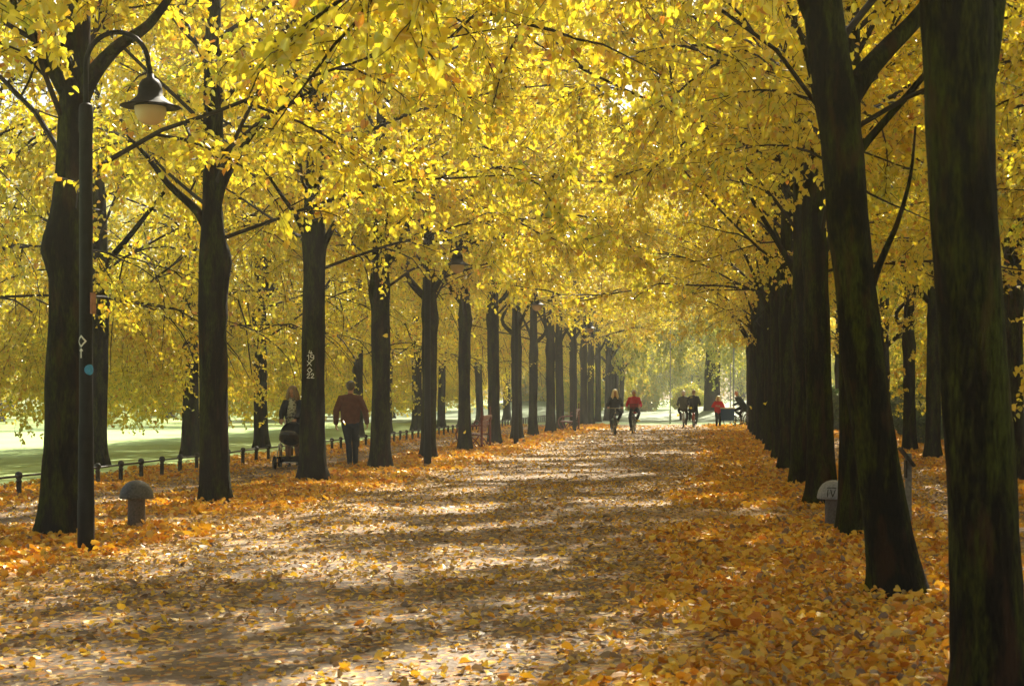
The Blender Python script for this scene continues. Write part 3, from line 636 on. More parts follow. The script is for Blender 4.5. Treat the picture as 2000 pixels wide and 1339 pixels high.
# ================================================================== LAMPS
def lamp_proto():
    t = thing('street_lamp', '', 'street lamp', (0, 0, 0))
    m = MB(); m.lathe([(0, 0), (.078, 0), (.078, .5), (.074, .52), (.070, 1.2), (.063, 1.25), (.060, 4.0), (.066, 4.02), (.066, 4.24), (.058, 4.27), (.03, 4.29), (0, 4.29)], n=20); m.build('pole', M_IRON, t, sharp=35)
    m = MB(); P = [(0, 0, 4.2), (0, 0, 4.4), (0, 0, 4.62)]; r = .305
    for i in range(1, 15): a = PI - PI * i / 14; P.append((r + r * math.cos(a), 0, 4.65 + .31 * math.sin(a)))
    P += [(2 * r + .015, 0, 4.60), (2 * r + .02, 0, 4.53)]
    m.tube(P, .024, 10); m.build('arm', M_IRON, t)
    h = MB(); c = (2 * r + .02, 0, 4.0)
    h.lathe([(0, .56), (.03, .56), (.035, .52), (.075, .50), (.10, .46), (.112, .41), (.112, .365), (.118, .36), (.121, .345), (.15, .315), (.19, .285), (.235, .262), (.278, .250), (.278, .243), (.22, .246), (.14, .25), (.12, .245)], c, 28)
    ho = h.build('lamp_shade', M_IRON, t)
    g = MB(); g.lathe([(.143, .245), (.147, .215), (.140, .17), (.118, .125), (.088, .095), (.05, .077), (0, .07)], c, 28); g.build('globe', M_GLOBE, t)
    return t
LP = lamp_proto()
lamps = [(168, 205.0, 'nearest curved street lamp at left, with a white diamond mark on its pole'), (835, 93.0, 'second curved street lamp, left row, in front of a trunk'), (1008, 64.5, 'third curved street lamp along the left row, among leaves'), (1122, 48.0, 'fourth and farthest curved street lamp of the left row')]
for i, (px, s, lab) in enumerate(lamps):
    o = LP if i == 0 else copy_tree(LP)
    o.location = ((px - HX) / s, F / s, 0); tag(o, lab, 'street lamp', 'curved street lamps along the promenade'); o.rotation_euler = (0, 0, R(-4 if i == 0 else rt.uniform(-5, 5)))
# marks on the nearest lamp
def flat_mark(strokes, wd, name, mat, parent, surf, off=.002):
    """strokes: polylines (u,v); surf(u,v)->(point, normal); builds thin raised paint"""
    m = MB()
    for st in strokes:
        for (a, b) in zip(st, st[1:]):
            du, dv = b[0] - a[0], b[1] - a[1]; L = math.hypot(du, dv); nu, nv = -dv / L * wd / 2, du / L * wd / 2; k = max(1, int(L / .03)); V = []; eu, ev = du / L * wd * .4, dv / L * wd * .4
            for lift in (off, -.004):
                for i in range(k + 1):
                    f = i / k; u, v = a[0] - eu + (du + 2 * eu) * f, a[1] - ev + (dv + 2 * ev) * f
                    for sgn in (1, -1):
                        p, n = surf(u + nu * sgn, v + nv * sgn); V.append(Vector(p) + Vector(n) * lift)
            Fc = [(2 * i, 2 * i + 1, 2 * i + 3, 2 * i + 2) for i in range(k)]; m.add(V, Fc)
    return m.build(name, mat, parent, smooth=False)
def cyl(r, z0, cx=0, cy=0, ang=0):
    def f(u, v):
        a = u / r + ang; n = Vector((math.sin(a), -math.cos(a), 0)); return Vector((cx, cy, z0 + v)) + n * r, n
    return f
flat_mark([[(0, .05), (.045, 0), (0, -.05), (-.045, 0), (0, .05)]], .014, 'diamond_mark', M_WHITE, LP, cyl(.0635, 2.02, ang=R(-18)))
flat_mark([[(0, -.08), (0, -.155)], [(-.014, -.09), (0, -.073), (.014, -.09)]], .012, 'arrow_mark', M_WHITE, LP, cyl(.0635, 2.02, ang=R(-18)))
m = MB(); V = []; f = cyl(.0655, 1.75, ang=R(55)); c0 = [f(0, 0)]; ring = [f(.05 * math.cos(2 * PI * i / 20), .05 * math.sin(2 * PI * i / 20)) for i in range(20)]
V = [c0[0][0] + c0[0][1] * .002]
for q in (.33, .66, 1): V += [p + n * .002 for p, n in [f(.05 * q * math.cos(2 * PI * i / 20), .05 * q * math.sin(2 * PI * i / 20)) for i in range(20)]]
m.add(V, [(0, i + 1, (i + 1) % 20 + 1) for i in range(20)] + [(1 + k * 20 + i, 21 + k * 20 + i, 21 + k * 20 + (i + 1) % 20, 1 + k * 20 + (i + 1) % 20) for k in (0, 1) for i in range(20)]); m.build('round_sticker', M_BLUEST, LP)
m = MB(); m.box((.078, -.02, 2.38), (.015, .10, .20)); m.build('side_plate', M_PLATE, LP, smooth=False)
# painted number on the third left trunk
def trunk_surf(zc):
    def f(u, v):
        r = .197; a = u / r - R(3); n = Vector((math.sin(a), -math.cos(a), 0)); return Vector((-.012, 0, zc + v)) + n * r, n
    return f
S2 = trunk_surf(0)
def z_of(py): return EYE - (py - HY) * 29.1 / F
def U(px): return (px - 610) * 29.1 / F
G = {'4': [[(-.3, 1), (-.45, .35), (.4, .35)], [(.15, .8), (.1, 0)]], '1': [[(-.25, .75), (.1, 1), (.1, 0)]], '9': [[(.35, .65), (.1, .42), (-.3, .6), (-.25, .9), (.1, 1), (.35, .85), (.35, .3), (.05, 0), (-.3, .1)]],
     'X': [[(-.4, 1), (.4, 0)], [(.4, 1), (-.4, 0)]], 'D': [[(0, 1), (.45, .5), (0, 0), (-.45, .5), (0, 1)]], '2': [[(-.35, .75), (-.1, 1), (.25, .95), (.3, .65), (-.35, .02), (.4, .0)]]}
ST = []
for ch, px, py0, h, wd in [('4', 611, 692, 7, 7), ('1', 606.5, 703, 10, 8), ('9', 613.5, 704, 11, 9), ('X', 608.5, 714, 9, 10), ('D', 609, 728, 10, 10), ('2', 606.5, 738, 8.5, 7), ('2', 614.2, 738, 8.5, 7)]:
    for st in G[ch]:
        ST.append([(U(px) + x * wd * 29.1 / F, z_of(py0) + y * h * 29.1 / F) for x, y in st])
flat_mark(ST, .0125, 'painted_number', M_WHITE, T2, S2, off=.012)

# ================================================================== BOLLARDS
def bollard(x, y, lab, capm, shaftm, sc_=1.0):
    t = thing('mushroom_bollard', lab, 'bollard', (x, y, 0), 0, 'stone mushroom bollards beside the promenade')
    m = MB(); m.lathe([(0, -.02), (.098, -.02), (.094, .25), (.092, .375), (.0, .375)], n=24); m.build('shaft', shaftm, t, sharp=40)
    m = MB(); m.lathe([(0, .352), (.10, .352), (.178, .355), (.184, .365), (.182, .39), (.172, .435), (.15, .482), (.118, .52), (.08, .545), (.04, .557), (0, .56)], n=36); c = m.build('cap', capm, t, sharp=50)
    return t, c
bollard((264 - HX) / 175, 18.9, 'dark stone mushroom bollard on the left, beside the nearest street lamp', M_STONE, M_STONE_P)
b2, c2 = bollard((1628 - HX) / 175, 18.9, 'pale domed bollard with engraved numeral on the right, against a trunk', M_STONE_L, M_STONE_P)
def dome(u, v):
    z = .385 + v; rr = .182 * math.sqrt(max(0, 1 - ((z - .37) / .19) ** 2)); a = u / .16 - R(12); n = Vector((math.sin(a), -math.cos(a), 0)); nn = Vector((n.x, n.y, (z - .37) * 1.2 / .19)).normalized()
    return Vector((0, 0, z)) + n * rr, nn
flat_mark([[(-.035, .075), (-.035, .0)], [(-.005, .075), (.018, .0), (.045, .075)], [(-.05, .095), (.055, .095)]], .009, 'engraved_mark', M_IRON, c2, dome, off=.003)

# little roofed board on a post behind the leaning trunk
p = at(1774, 1010, 19.5); t = thing('roofed_notice_post', 'grey wooden post with a small slanting roof behind the leaning trunk', 'notice post', (p.x, 19.5, 0))
m = MB(); m.box((0, 0, .42), (.07, .07, .84)); m.build('post', M_GREYW, t, smooth=False)
m = MB(); m.box((-.02, 0, .80), (.26, .34, .03), rot=Matrix.Rotation(R(52), 3, 'Y')); m.build('roof', M_WOODW, t, smooth=False)
m = MB(); m.box((-.035, -.03, .66), (.02, .2, .2)); m.build('board', M_WOODW, t, smooth=False)

# ================================================================== BENCHES
def bench():
    """local: length along y, faces -x, back on +x"""
    t = thing('park_bench', '', 'bench')
    m = MB()
    for i in range(6): m.box((-.27 + i * .09, .85, .44 - .004 * i), (.075, 1.62, .03))
    m.build('seat', M_RED, t, smooth=False)
    m = MB()
    for i in range(5): m.box((.235 + i * .022, .85, .52 + i * .085), (.025, 1.62, .07), rot=Matrix.Rotation(R(12), 3, 'Y'))
    m.tube([(.37, .0, .93), (.37, 1.7, .93)], .035, 10)
    m.build('backrest', M_RED, t, smooth=False)
    for y in (0, 1.7):
        m = MB(); m.lathe([(0, 0), (.04, 0), (.035, .1), (.032, .8), (.055, .84), (.060, .88), (.05, .92), (.03, .94), (.032, 1.0), (.022, 1.1), (.035, 1.13), (.03, 1.17), (0, 1.21)], (.34, y, 0), 12); m.build('back_post', M_RED, t)
        m = MB(); P = [(-.22, y, 0), (-.27, y, .15), (-.36, y, .32), (-.38, y, .45), (-.33, y, .58), (-.22, y, .64), (-.05, y, .645), (.15, y, .66), (.33, y, .68)]
        m.tube(P, .022, 8); m.build('armrest', M_RED, t)
        m = MB(); m.tube([(-.25, y, .03), (-.05, y, .25), (.05, y, .40)], .018, 6); m.tube([(.34, y, .04), (.18, y, .25), (-.02, y, .42)], .018, 6); m.tube([(.05, y, .26), (.2, y, .06)], .014, 6); m.tube([(-.3, y, .42), (.3, y, .40)], .016, 6)
        cx = .2; m.tube([(cx + .07 * math.cos(a), y, .74 + .07 * math.sin(a)) for a in [i * PI / 8 for i in range(16)]], .018, 6, closed=True); m.build('end_frame', M_RED, t)
    return t
B1 = bench(); B1.location = ((917 - HX) * 47.2 / F, 47.2, 0); tag(B1, 'nearer dark red iron bench, half hidden behind a left-row trunk', 'bench', 'dark red park benches')
B2 = copy_tree(B1); B2.location = ((1108 - HX) * 71 / F, 71, 0); tag(B2, 'farther dark red iron bench, beside trunks near the cyclists', 'bench', 'dark red park benches')

# ================================================================== PEOPLE
def ik(a, b, l1, l2, pole):
    a, b, pole = Vector(a), Vector(b), Vector(pole); d = b - a; L = min(d.length, (l1 + l2) * .999); u = d.normalized()
    x = (l1 * l1 - l2 * l2 + L * L) / (2 * L); h = math.sqrt(max(0, l1 * l1 - x * x)); p = pole - u * pole.dot(u)
    return a + u * x + p.normalized() * h
def add_hand(m, wr, dr, pn, curl=.5, s=1.0, side=1):
    """wrist, pointing direction, palm normal (fingers curl towards it); side: +1 the thumb lies on w side"""
    wr, dr = Vector(wr), Vector(dr).normalized(); pn = Vector(pn); pn = (pn - dr * pn.dot(dr)).normalized(); wd = dr.cross(pn).normalized() * side
    m.limb([wr - dr * .02, wr + dr * .03 * s, wr + dr * .085 * s], [(.026 * s, .018 * s), (.036 * s, .016 * s), (.040 * s, .014 * s)], wd)
    for i, (o, ln) in enumerate([(-.029, .85), (-.010, 1.02), (.010, 1.08), (.029, .98)]):
        p = wr + dr * .085 * s + wd * o * s; d = dr.copy(); P = [p]; c = curl * (1.1 - .08 * i)
        for q, l in enumerate((.036, .026, .020)):
            d = _bend(d, dr, pn, c)
            p = p + d * l * ln * s; P.append(p)
        m.limb(P, [.0095 * s, .009 * s, .0085 * s, .0075 * s], wd, 8)
    th = wr + dr * .03 * s + wd * .03 * s; d1 = (dr * .6 + wd * .75 + pn * .25).normalized(); d2 = (dr * .9 + wd * .15 + pn * .4).normalized()
    m.limb([th, th + d1 * .035 * s, th + d1 * .035 * s + d2 * .045 * s], [.013 * s, .011 * s, .009 * s], wd, 8)
def _bend(d, dr, pn, c):
    a = math.atan2(d.dot(pn), d.dot(dr)) + c
    return dr * math.cos(a) + pn * math.sin(a)

def person(name, label, J, top, bottom, hair, hairlen=0, loc=(0, 0, 0), rz=0, skin=None, shoe=None, coat=.0, fat=1.0, vox=.008, group=None, curl=.4, face=False, palm=None, scarf=None, bare_shin=False):
    """J: joints in local space, the figure faces +y. L = -x side when facing +y"""
    skin = skin or M_SKIN; V = {k: Vector(v) for k, v in J.items()}
    t = thing(name, label, 'person', loc, rz, group)
    up = (V['head'] - V['neck']).normalized(); hd = V['head']; fw = Vector(J.get('look', (0, 1, 0))).normalized(); sx = fw.cross(up).normalized(); fw = up.cross(sx).normalized()
    b = MB()
    # torso under the clothes, neck, head
    b.limb([V['pelvis'], V['pelvis'].lerp(V['chest'], .5), V['chest']], [(.14, .10), (.125, .09), (.15, .10)])
    b.limb([V['chest'], V['neck'], V['neck'].lerp(hd, .6)], [.06, .052, .05])
    Rm = Matrix((sx, fw, up)).transposed()
    b.ell(hd + up * .025, (.080, .096, .102), 16, rot=Rm); b.ell(hd + up * (-.045) + fw * .020, (.060, .068, .070), 14, rot=Rm)
    b.limb([hd + fw * .088 + up * .012, hd + fw * .106 - up * .018], [.009, .014], sx, 8)          # nose
    b.limb([hd + fw * .076 - up * .094, hd + fw * .07 - up * .1], [.018, .018], sx, 8)             # chin
    for s in (-1, 1): b.ell(hd + sx * s * .078 - up * .005, (.010, .022, .030), 10, rot=Rm)          # ears
    for k in 'LR':
        s = -1 if k == 'L' else 1
        b.limb([V['sh' + k], V['el' + k], V['wr' + k]], [.045, .036, .025])
        fd = (V['wr' + k] - V['el' + k]).normalized(); pn = Vector(palm[k] if palm else (-s, 0, 0))
        hdir = (fd + (Vector(J['hd' + k]) if 'hd' + k in J else Vector((0, 0, 0)))).normalized()
        tside = 1 if hdir.cross(pn).dot(Vector(J.get('th' + k, (0, 1, 0)))) > 0 else -1
        add_hand(b, V['wr' + k], hdir, pn, curl, 1.0, tside)
        b.limb([V['hip' + k], V['kn' + k], V['an' + k]], [.075, .052, .036])
        tf = Vector(J.get('toe' + k, (0, 1, 0))).normalized(); b.limb([V['an' + k] - Vector((0, 0, .03)), V['an' + k] - Vector((0, 0, .045)) + tf * .12], [.034, .028])
    o = b.build('body', skin, t); fuse(o, vox, 3)
    # top
    c = MB(); lower = V['pelvis'] - (V['chest'] - V['pelvis']).normalized() * coat
    sh_mid = (V['shL'] + V['shR']) / 2; f = fat
    c.limb([lower, V['pelvis'].lerp(V['chest'], .25), V['pelvis'].lerp(V['chest'], .6), V['chest'], sh_mid.lerp(V['neck'], .0)], [(.185 * f, .135 * f), (.185 * f, .135 * f), (.195 * f, .135 * f), (.20 * f, .13 * f), (.165, .095)], V['shR'] - V['shL'], 18)
    c.limb([sh_mid, V['neck'] - up * .015], [(.10, .085), (.068, .068)], V['shR'] - V['shL'], 14)
    for k in 'LR':
        c.limb([sh_mid.lerp(V['sh' + k], .55), V['sh' + k], V['sh' + k].lerp(V['el' + k], .5), V['el' + k], V['el' + k].lerp(V['wr' + k], .5), V['wr' + k] - (V['wr' + k] - V['el' + k]).normalized() * .015], [.075 * f, .078 * f, .070 * f, .062 * f, .058 * f, .048 * f], (0, 1, 0))
    o = c.build('jacket', top, t); fuse(o, vox * 1.3, 4)
    # trousers
    c = MB(); c.limb([V['pelvis'] - Vector((0, 0, .05)), V['pelvis'] + (V['chest'] - V['pelvis']) * .12], [(.165 * f, .125 * f), (.165 * f, .12 * f)], V['shR'] - V['shL'], 16)
    for k in 'LR':
        an = V['an' + k]; kn = V['kn' + k]; hp = V['hip' + k]; end = an + (kn - an) * (.06 if not bare_shin else .5)
        c.limb([hp, hp.lerp(kn, .5), kn, kn.lerp(an, .4), end], [.098 * f, .086, .066, .064, .054], (1, 0, 0))
    o = c.build('trousers' if not bare_shin else 'skirt', bottom, t); fuse(o, vox * 1.3, 3)
    for k in 'LR':
        an = V['an' + k]; tf = Vector(J.get('toe' + k, (0, 1, 0))).normalized(); c = MB(); dn = Vector((0, 0, -1)); dn = (dn - tf * dn.dot(tf)).normalized()
        c.limb([an + dn * .045 - tf * .05, an + dn * .045 + tf * .05, an + dn * .06 + tf * .16], [(.040, .040), (.045, .040), (.040, .024)], tf.cross(dn)); c.limb([an - dn * .02, an + dn * .05], [.046, .046])
        o = c.build('shoe', shoe or M_RUB, t); fuse(o, vox * 1.2, 2)
    # hair
    if hair:
        c = MB(); c.ell(hd + up * .045 - fw * .022, (.096 + .012 * (hairlen > 0), .100, .102), 16, rot=Rm)
        if hairlen > 0:
            for a in range(-4, 5):
                an_ = a * R(33); dv = (sx * math.sin(an_) - fw * math.cos(an_)); L = hairlen * (1 if abs(a) < 4 else .75)
                if fw.dot(dv) > .75: continue
                st = hd + up * .05 + dv * .075; c.limb([st, hd + dv * .092 - up * .02, hd + dv * (.10 + .02 * (a % 2)) - up * L * .6, hd + dv * (.09 + .03 * ((a * 7) % 3)) - up * L], [.036, .038, .040, .026], sx, 8)
            c.limb([hd + up * .10 + fw * .05 + sx * .02, hd + up * .05 + fw * .075 + sx * .06, hd + fw * .045 + sx * .088 - up * .03], [.02, .016, .014], sx, 8)
            c.limb([hd + up * .10 + fw * .05 - sx * .02, hd + up * .05 + fw * .075 - sx * .06, hd + fw * .045 - sx * .088 - up * .03], [.02, .016, .014], sx, 8)
        else: c.ell(hd - fw * .045 - up * .005, (.078, .060, .070), 14, rot=Rm)
        o = c.build('hair', hair, t); fuse(o, vox, 1)
    if face:
        for s in (-1, 1):
            c = MB(); c.ell(hd + fw * .0905 + sx * s * .030 + up * .018, (.012, .006, .006), 10, rot=Rm); c.build('eye', M_EYE, t)
        c = MB(); c.ell(hd + fw * .091 - up * .052, (.024, .006, .006), 10, rot=Rm); c.build('lips', M_LIP, t)
    return t
M_EYE = simple('eye_dark', (.03, .02, .015), .3, var=.1); M_LIP = simple('lips', (.35, .10, .08), .5, var=.1)
H_GREY = simple('grey_hair', (.10, .085, .07), .6, var=.4, scale=60); H_BLOND = simple('blond_hair', (.80, .68, .42), .45, var=.25, scale=70); H_LBR = simple('light_brown_hair', (.24, .16, .09), .5, var=.3, scale=70); H_WHITE = simple('white_hair', (.62, .56, .48), .5, var=.2, scale=70)

# walking man, seen from behind
J = dict(pelvis=(0, 0, .98), chest=(0, .03, 1.32), neck=(0, .02, 1.52), head=(0, .05, 1.68), shL=(-.185, 0, 1.45), shR=(.185, 0, 1.45), hipL=(-.085, 0, .92), hipR=(.085, 0, .92))
J['wrL'] = (-.30, .03, .92); J['elL'] = (-.285, -.05, 1.18); J['wrR'] = (.335, .10, .93); J['elR'] = (.315, -.02, 1.18)
J['anL'] = (.02, -.20, .105); J['knL'] = ik(J['hipL'], J['anL'], .43, .44, (0, 1, 0)); J['toeL'] = (0, 1, -.35)
J['anR'] = (.075, .22, .085); J['knR'] = ik(J['hipR'], J['anR'], .43, .44, (0, 1, 0)); J['toeR'] = (0.1, 1, 0)
px_ = (684 - HX) * 35.6 / F
man = person('person', 'man in brown jacket and dark blue jeans walking away by the left row', J, cloth('rust_brown_jacket', (.13, .045, .022)), cloth('dark_jeans', (.022, .034, .06)), H_GREY, 0, (px_, 35.6, 0), R(4), fat=1.08, vox=.007, group='people on the promenade', curl=.45, shoe=simple('dark_shoe', (.02, .018, .016), .4))

# stroller and the woman behind it
def stroller(loc, rz):
    """faces +y in local space"""
    t = thing('pram', 'black pram with domed hood and basket, pushed by the woman', 'pram', loc, rz)
    k = cloth('pram_black_fabric', (.012, .013, .016)); gl = simple('pram_gloss_black', (.012, .014, .018), .2, spec=.6)
    m = MB(); m.limb([(0, -.18, .66), (0, 0, .60), (0, .28, .64), (0, .36, .72)], [(.19, .10), (.22, .15), (.21, .13), (.18, .08)], (1, 0, 0), 18); m.build('carrycot', gl, t)
    m = MB(); V = []; Fc = []
    for i in range(9):
        a = R(-20 + 118 * i / 8)
        for j in range(13):
            b = PI * j / 12; rr = .245; V.append((rr * math.cos(b), -.08 - math.cos(a) * .26 * math.sin(b) * 1.0, .70 + math.sin(a) * .0 + .26 * math.sin(b) * math.sin(a + .2)))
    for i in range(8):
        for j in range(12): q = i * 13 + j; Fc.append((q, q + 1, q + 14, q + 13))
    m.add(V, Fc); h = m.build('hood', k, t); sm = h.modifiers.new('thick', 'SOLIDIFY'); sm.thickness = .012
    m = MB(); m.tube([(-.21, -.45, 1.02), (-.19, -.52, 1.06), (.19, -.52, 1.06), (.21, -.45, 1.02)], .017, 8); m.build('handle', M_RUB, t)
    m = MB()
    for s in (-1, 1):
        m.tube([(s * .21, -.45, 1.02), (s * .24, -.2, .62), (s * .25, .20, .34), (s * .25, .34, .16)], .014, 8); m.tube([(s * .24, -.05, .52), (s * .25, -.2, .3), (s * .27, -.30, .13)], .014, 8)
    m.tube([(-.27, -.30, .13), (.27, -.30, .13)], .012, 8); m.tube([(-.25, .34, .14), (.25, .34, .14)], .012, 8); m.build('frame', M_CHROME, t)
    m = MB(); m.box((0, .02, .20), (.42, .55, .13), taper=1.12); m.build('basket', gl, t, smooth=False)
    for (x, y) in ((-.30, -.30), (.30, -.30), (-.28, .34), (.28, .34)):
        m = MB(); m.lathe([(.0, -.022), (.07, -.022), (.125, -.024), (.137, -.012), (.137, .012), (.125, .024), (.07, .022), (0, .022)], (x, y, .137), 22, axis='X'); m.build('wheel', M_RUB, t)
    return t
wx, wd_ = (566 - HX) * 34.5 / F, 34.9
stroller(((570 - HX) * 34.9 / F, wd_, 0), PI + R(3))
J = dict(pelvis=(0, 0, .93), chest=(0, .06, 1.25), neck=(0, .07, 1.43), head=(0, .11, 1.575), look=(0.05, 1, -.12), shL=(-.165, .04, 1.36), shR=(.165, .04, 1.36), hipL=(-.08, 0, .87), hipR=(.08, 0, .87), wrL=(-.15, .45, 1.02), wrR=(.15, .45, 1.02))
for k, s in (('L', -1), ('R', 1)):
    J['el' + k] = ik(J['sh' + k], J['wr' + k], .28, .26, (s * .9, -.5, -.5)); J['th' + k] = (-s, 0, 0)
J['anL'] = (-.07, -.18, .11); J['knL'] = ik(J['hipL'], J['anL'], .41, .42, (0, 1, 0)); J['anR'] = (.07, .16, .085); J['knR'] = ik(J['hipR'], J['anR'], .41, .42, (0, 1, 0))
wo = person('person', 'woman with reddish-blond hair pushing a black pram, patterned scarf and dark jacket', J, cloth('navy_jacket', (.018, .02, .035)), cloth('beige_trousers', (.22, .15, .12)), H_LBR, .17, ((574 - HX) * 35.9 / F, wd_ + 1.0, 0), PI, vox=.0065, group='people on the promenade', curl=.75, face=True, palm={'L': (0, 0, -1), 'R': (0, 0, -1)})
def scarfmat():
    m, t, b = newmat('mottled_scarf'); tc = t.nodes.new('ShaderNodeTexCoord'); v = t.nodes.new('ShaderNodeTexVoronoi'); v.inputs['Scale'].default_value = 34; t.links.new(tc.outputs['Object'], v.inputs['Vector'])
    r = t.nodes.new('ShaderNodeValToRGB'); e = r.color_ramp.elements; e[0].position = .2; e[0].color = (.05, .06, .06, 1); e[1].position = .5; e[1].color = (.5, .5, .42, 1); s = t.nodes.new('ShaderNodeSeparateColor'); t.links.new(v.outputs['Color'], s.inputs[0]); t.links.new(s.outputs[0], r.inputs[0]); t.links.new(r.outputs[0], b.inputs['Base Color']); b.inputs['Roughness'].default_value = .9
    return m
m = MB(); m.limb([(0, .14, .93), (.01, .165, 1.05), (0, .175, 1.22), (-.01, .155, 1.34), (0, .135, 1.42)], [(.095, .04), (.10, .05), (.095, .045), (.08, .05), (.07, .05)], (1, 0, 0), 14); m.tube([(.085 * math.cos(a), .075 + .08 * math.sin(a), 1.425 + .01 * math.sin(a)) for a in [i * PI / 8 for i in range(16)]], .032, 8, closed=True); m.build('scarf', scarfmat(), wo)

# bicycles
M_SPOKE = simple('spoke_steel', (.5, .5, .5), .3, metal=1, var=.1)
def bicycle(label, loc, rz, fm, basket=None, bags=None, child=None):
    t = thing('bicycle', label, 'bicycle', loc, rz, 'bicycles on the promenade'); r = .345
    for nm, y in (('rear', -.54), ('front', .56)):
        m = MB(); m.tube([(0, y + r * math.cos(a), r + .003 + r * .97 * math.sin(a)) for a in [i * 2 * PI / 36 for i in range(36)]], .021, 8, closed=True); wo_ = m.build('wheel', M_RUB, t)
        m = MB(); m.tube([(0, y + .322 * math.cos(a), r + .322 * math.sin(a)) for a in [i * 2 * PI / 36 for i in range(36)]], .010, 6, closed=True); m.build('rim', M_CHROME, wo_)
        m = MB()
        for i in range(16): a = i * 2 * PI / 16 + .1; m.tube([(.02 * (-1) ** i, y, r), (0, y + .318 * math.cos(a), r + .318 * math.sin(a))], .0022, 4)
        m.tube([(-.05, y, r), (.05, y, r)], .022, 8); m.build('spokes', M_SPOKE, wo_)
        m = MB(); V = [];
        a0, a1 = (R(15), R(175)) if nm == 'rear' else (R(30), R(190))
        P = [(y + .385 * math.cos(a0 + (a1 - a0) * i / 14), r + .385 * math.sin(a0 + (a1 - a0) * i / 14)) for i in range(15)]
        for (yy, zz) in P: V += [(-.028, yy, zz - .006), (0, yy, zz + .004), (.028, yy, zz - .006)]
        m.add(V, [(3 * i + j, 3 * i + j + 1, 3 * i + j + 4, 3 * i + j + 3) for i in range(14) for j in range(2)]); m.build('mudguard', fm, t)
    m = MB(); bb = (0, -.06, .29); st = (0, -.22, .80); hb, ht = (0, .40, .70), (0, .35, .92)
    m.tube([bb, st], .017, 8); m.tube([bb, hb], .019, 8); m.tube([(0, -.17, .62), ht], .016, 8); m.tube([hb, ht], .021, 8)
    for s in (-1, 1): m.tube([(s * .045, -.54, r), bb], .010, 6); m.tube([(s * .045, -.54, r), (0, -.20, .74)], .009, 6)
    m.build('frame', fm, t)
    m = MB(); m.tube([hb, (0, .43, .66)], .02, 8)
    for s in (-1, 1): m.tube([(0, .42, .68), (s * .05, .45, .64), (s * .055, .56, r)], .012, 6)
    m.build('fork', fm, t)
    m = MB(); m.tube([st, (0, -.245, .90)], .013, 8); m.build('seat_post', M_CHROME, t)
    m = MB(); m.limb([(0, -.36, .925), (0, -.24, .93), (0, -.08, .93)], [(.085, .03), (.06, .03), (.02, .02)], (1, 0, 0)); m.build('saddle', M_RUB, t)
    m = MB(); m.tube([ht, (0, .33, 1.02)], .014, 8); m.tube([(-.29, .22, 1.03), (-.25, .28, 1.035), (-.10, .34, 1.03), (.10, .34, 1.03), (.25, .28, 1.035), (.29, .22, 1.03)], .012, 8); m.build('handlebar', M_CHROME, t)
    m = MB(); m.lathe([(.03, -.006), (.095, -.004), (.095, .004), (.03, .006)], (.05, -.06, .29), 20, axis='X'); m.tube([(.06, -.06, .29), (.075, -.02, .13)], .010, 6); m.tube([(-.06, -.06, .29), (-.075, -.10, .45)], .010, 6)
    m.build('crank', M_CHROME, t)
    m = MB(); m.box((.12, -.02, .125), (.09, .07, .02)); m.build('pedal', M_RUB, t, smooth=False); m = MB(); m.box((-.12, -.10, .455), (.09, .07, .02)); m.build('pedal', M_RUB, t, smooth=False)
    m = MB(); m.ell((0, .47, .86), (.035, .04, .035), 12); m.build('headlight', M_CHROME, t)
    m = MB(); m.tube([(-.05, -.28, .76), (-.06, -.74, .76), (.06, -.74, .76), (.05, -.28, .76)], .007, 6); m.tube([(-.055, -.66, .76), (-.045, -.54, r)], .006, 6); m.tube([(.055, -.66, .76), (.045, -.54, r)], .006, 6); m.build('luggage_rack', M_IRON, t)
    m = MB(); m.ell((0, -.76, .70), (.03, .015, .022), 10); m.build('rear_light', simple('red_reflector', (.6, .02, .02), .3), t)
    if basket:
        m = MB(); m.box((0, .50, 1.03), (.36, .25, .02))
        for z in (.98, 1.05, 1.12, 1.18): m.tube([(-.19, .38, z), (.19, .38, z), (.19, .62, z), (-.19, .62, z)], .007, 5, closed=True)
        for x in np.linspace(-.18, .18, 7): m.tube([(x, .62, .92), (x, .62, 1.18)], .004, 4); m.tube([(x, .38, .92), (x, .38, 1.18)], .004, 4)
        m.build('basket', basket, t, smooth=False)
    if bags:
        for s in (-1, 1): m = MB(); m.limb([(s * .15, -.55, .42), (s * .155, -.55, .70)], [(.06, .14), (.065, .15)], (1, 0, 0), 12); m.build('pannier', bags, t)
    return t
def rider(label, loc, rz, top, bottom, hair, hairlen, lean=.12, face=False, size=1.0, look=(0, 1, -.15), fat=1.0, coat=0, shoe=None, wide=.27):
    J = dict(pelvis=(0, -.22, 1.0), chest=(0, -.22 + lean, 1.31), neck=(0, -.22 + lean * 1.45, 1.47), head=(0, -.22 + lean * 1.45 + .05, 1.62), look=look, shL=(-.18, -.22 + lean * 1.25, 1.40), shR=(.18, -.22 + lean * 1.25, 1.40), hipL=(-.09, -.2, .97), hipR=(.09, -.2, .97), wrL=(-.275, .19, 1.075), wrR=(.275, .19, 1.075))
    for k, s in (('L', -1), ('R', 1)): J['el' + k] = ik(J['sh' + k], J['wr' + k], .29, .27, (s * .42, -.5, -1)); J['th' + k] = (-s, 0, 0); J['hd' + k] = (0, .3, .25)
    J['anR'] = (.12, -.06, .235); J['anL'] = (-.12, -.14, .56); J['toeR'] = (0, 1, -.15); J['toeL'] = (0, 1, -.2)
    for k in 'LR': J['kn' + k] = ik(J['hip' + k], J['an' + k], .44, .43, (.25 if k == 'R' else -.35, 1, .1))
    return person('person', label, J, top, bottom, hair, hairlen, loc, rz, vox=.011, group='people on the promenade', curl=.85, face=face, palm={'L': (0, 0, -1), 'R': (0, 0, -1)}, fat=fat, coat=coat, shoe=shoe)
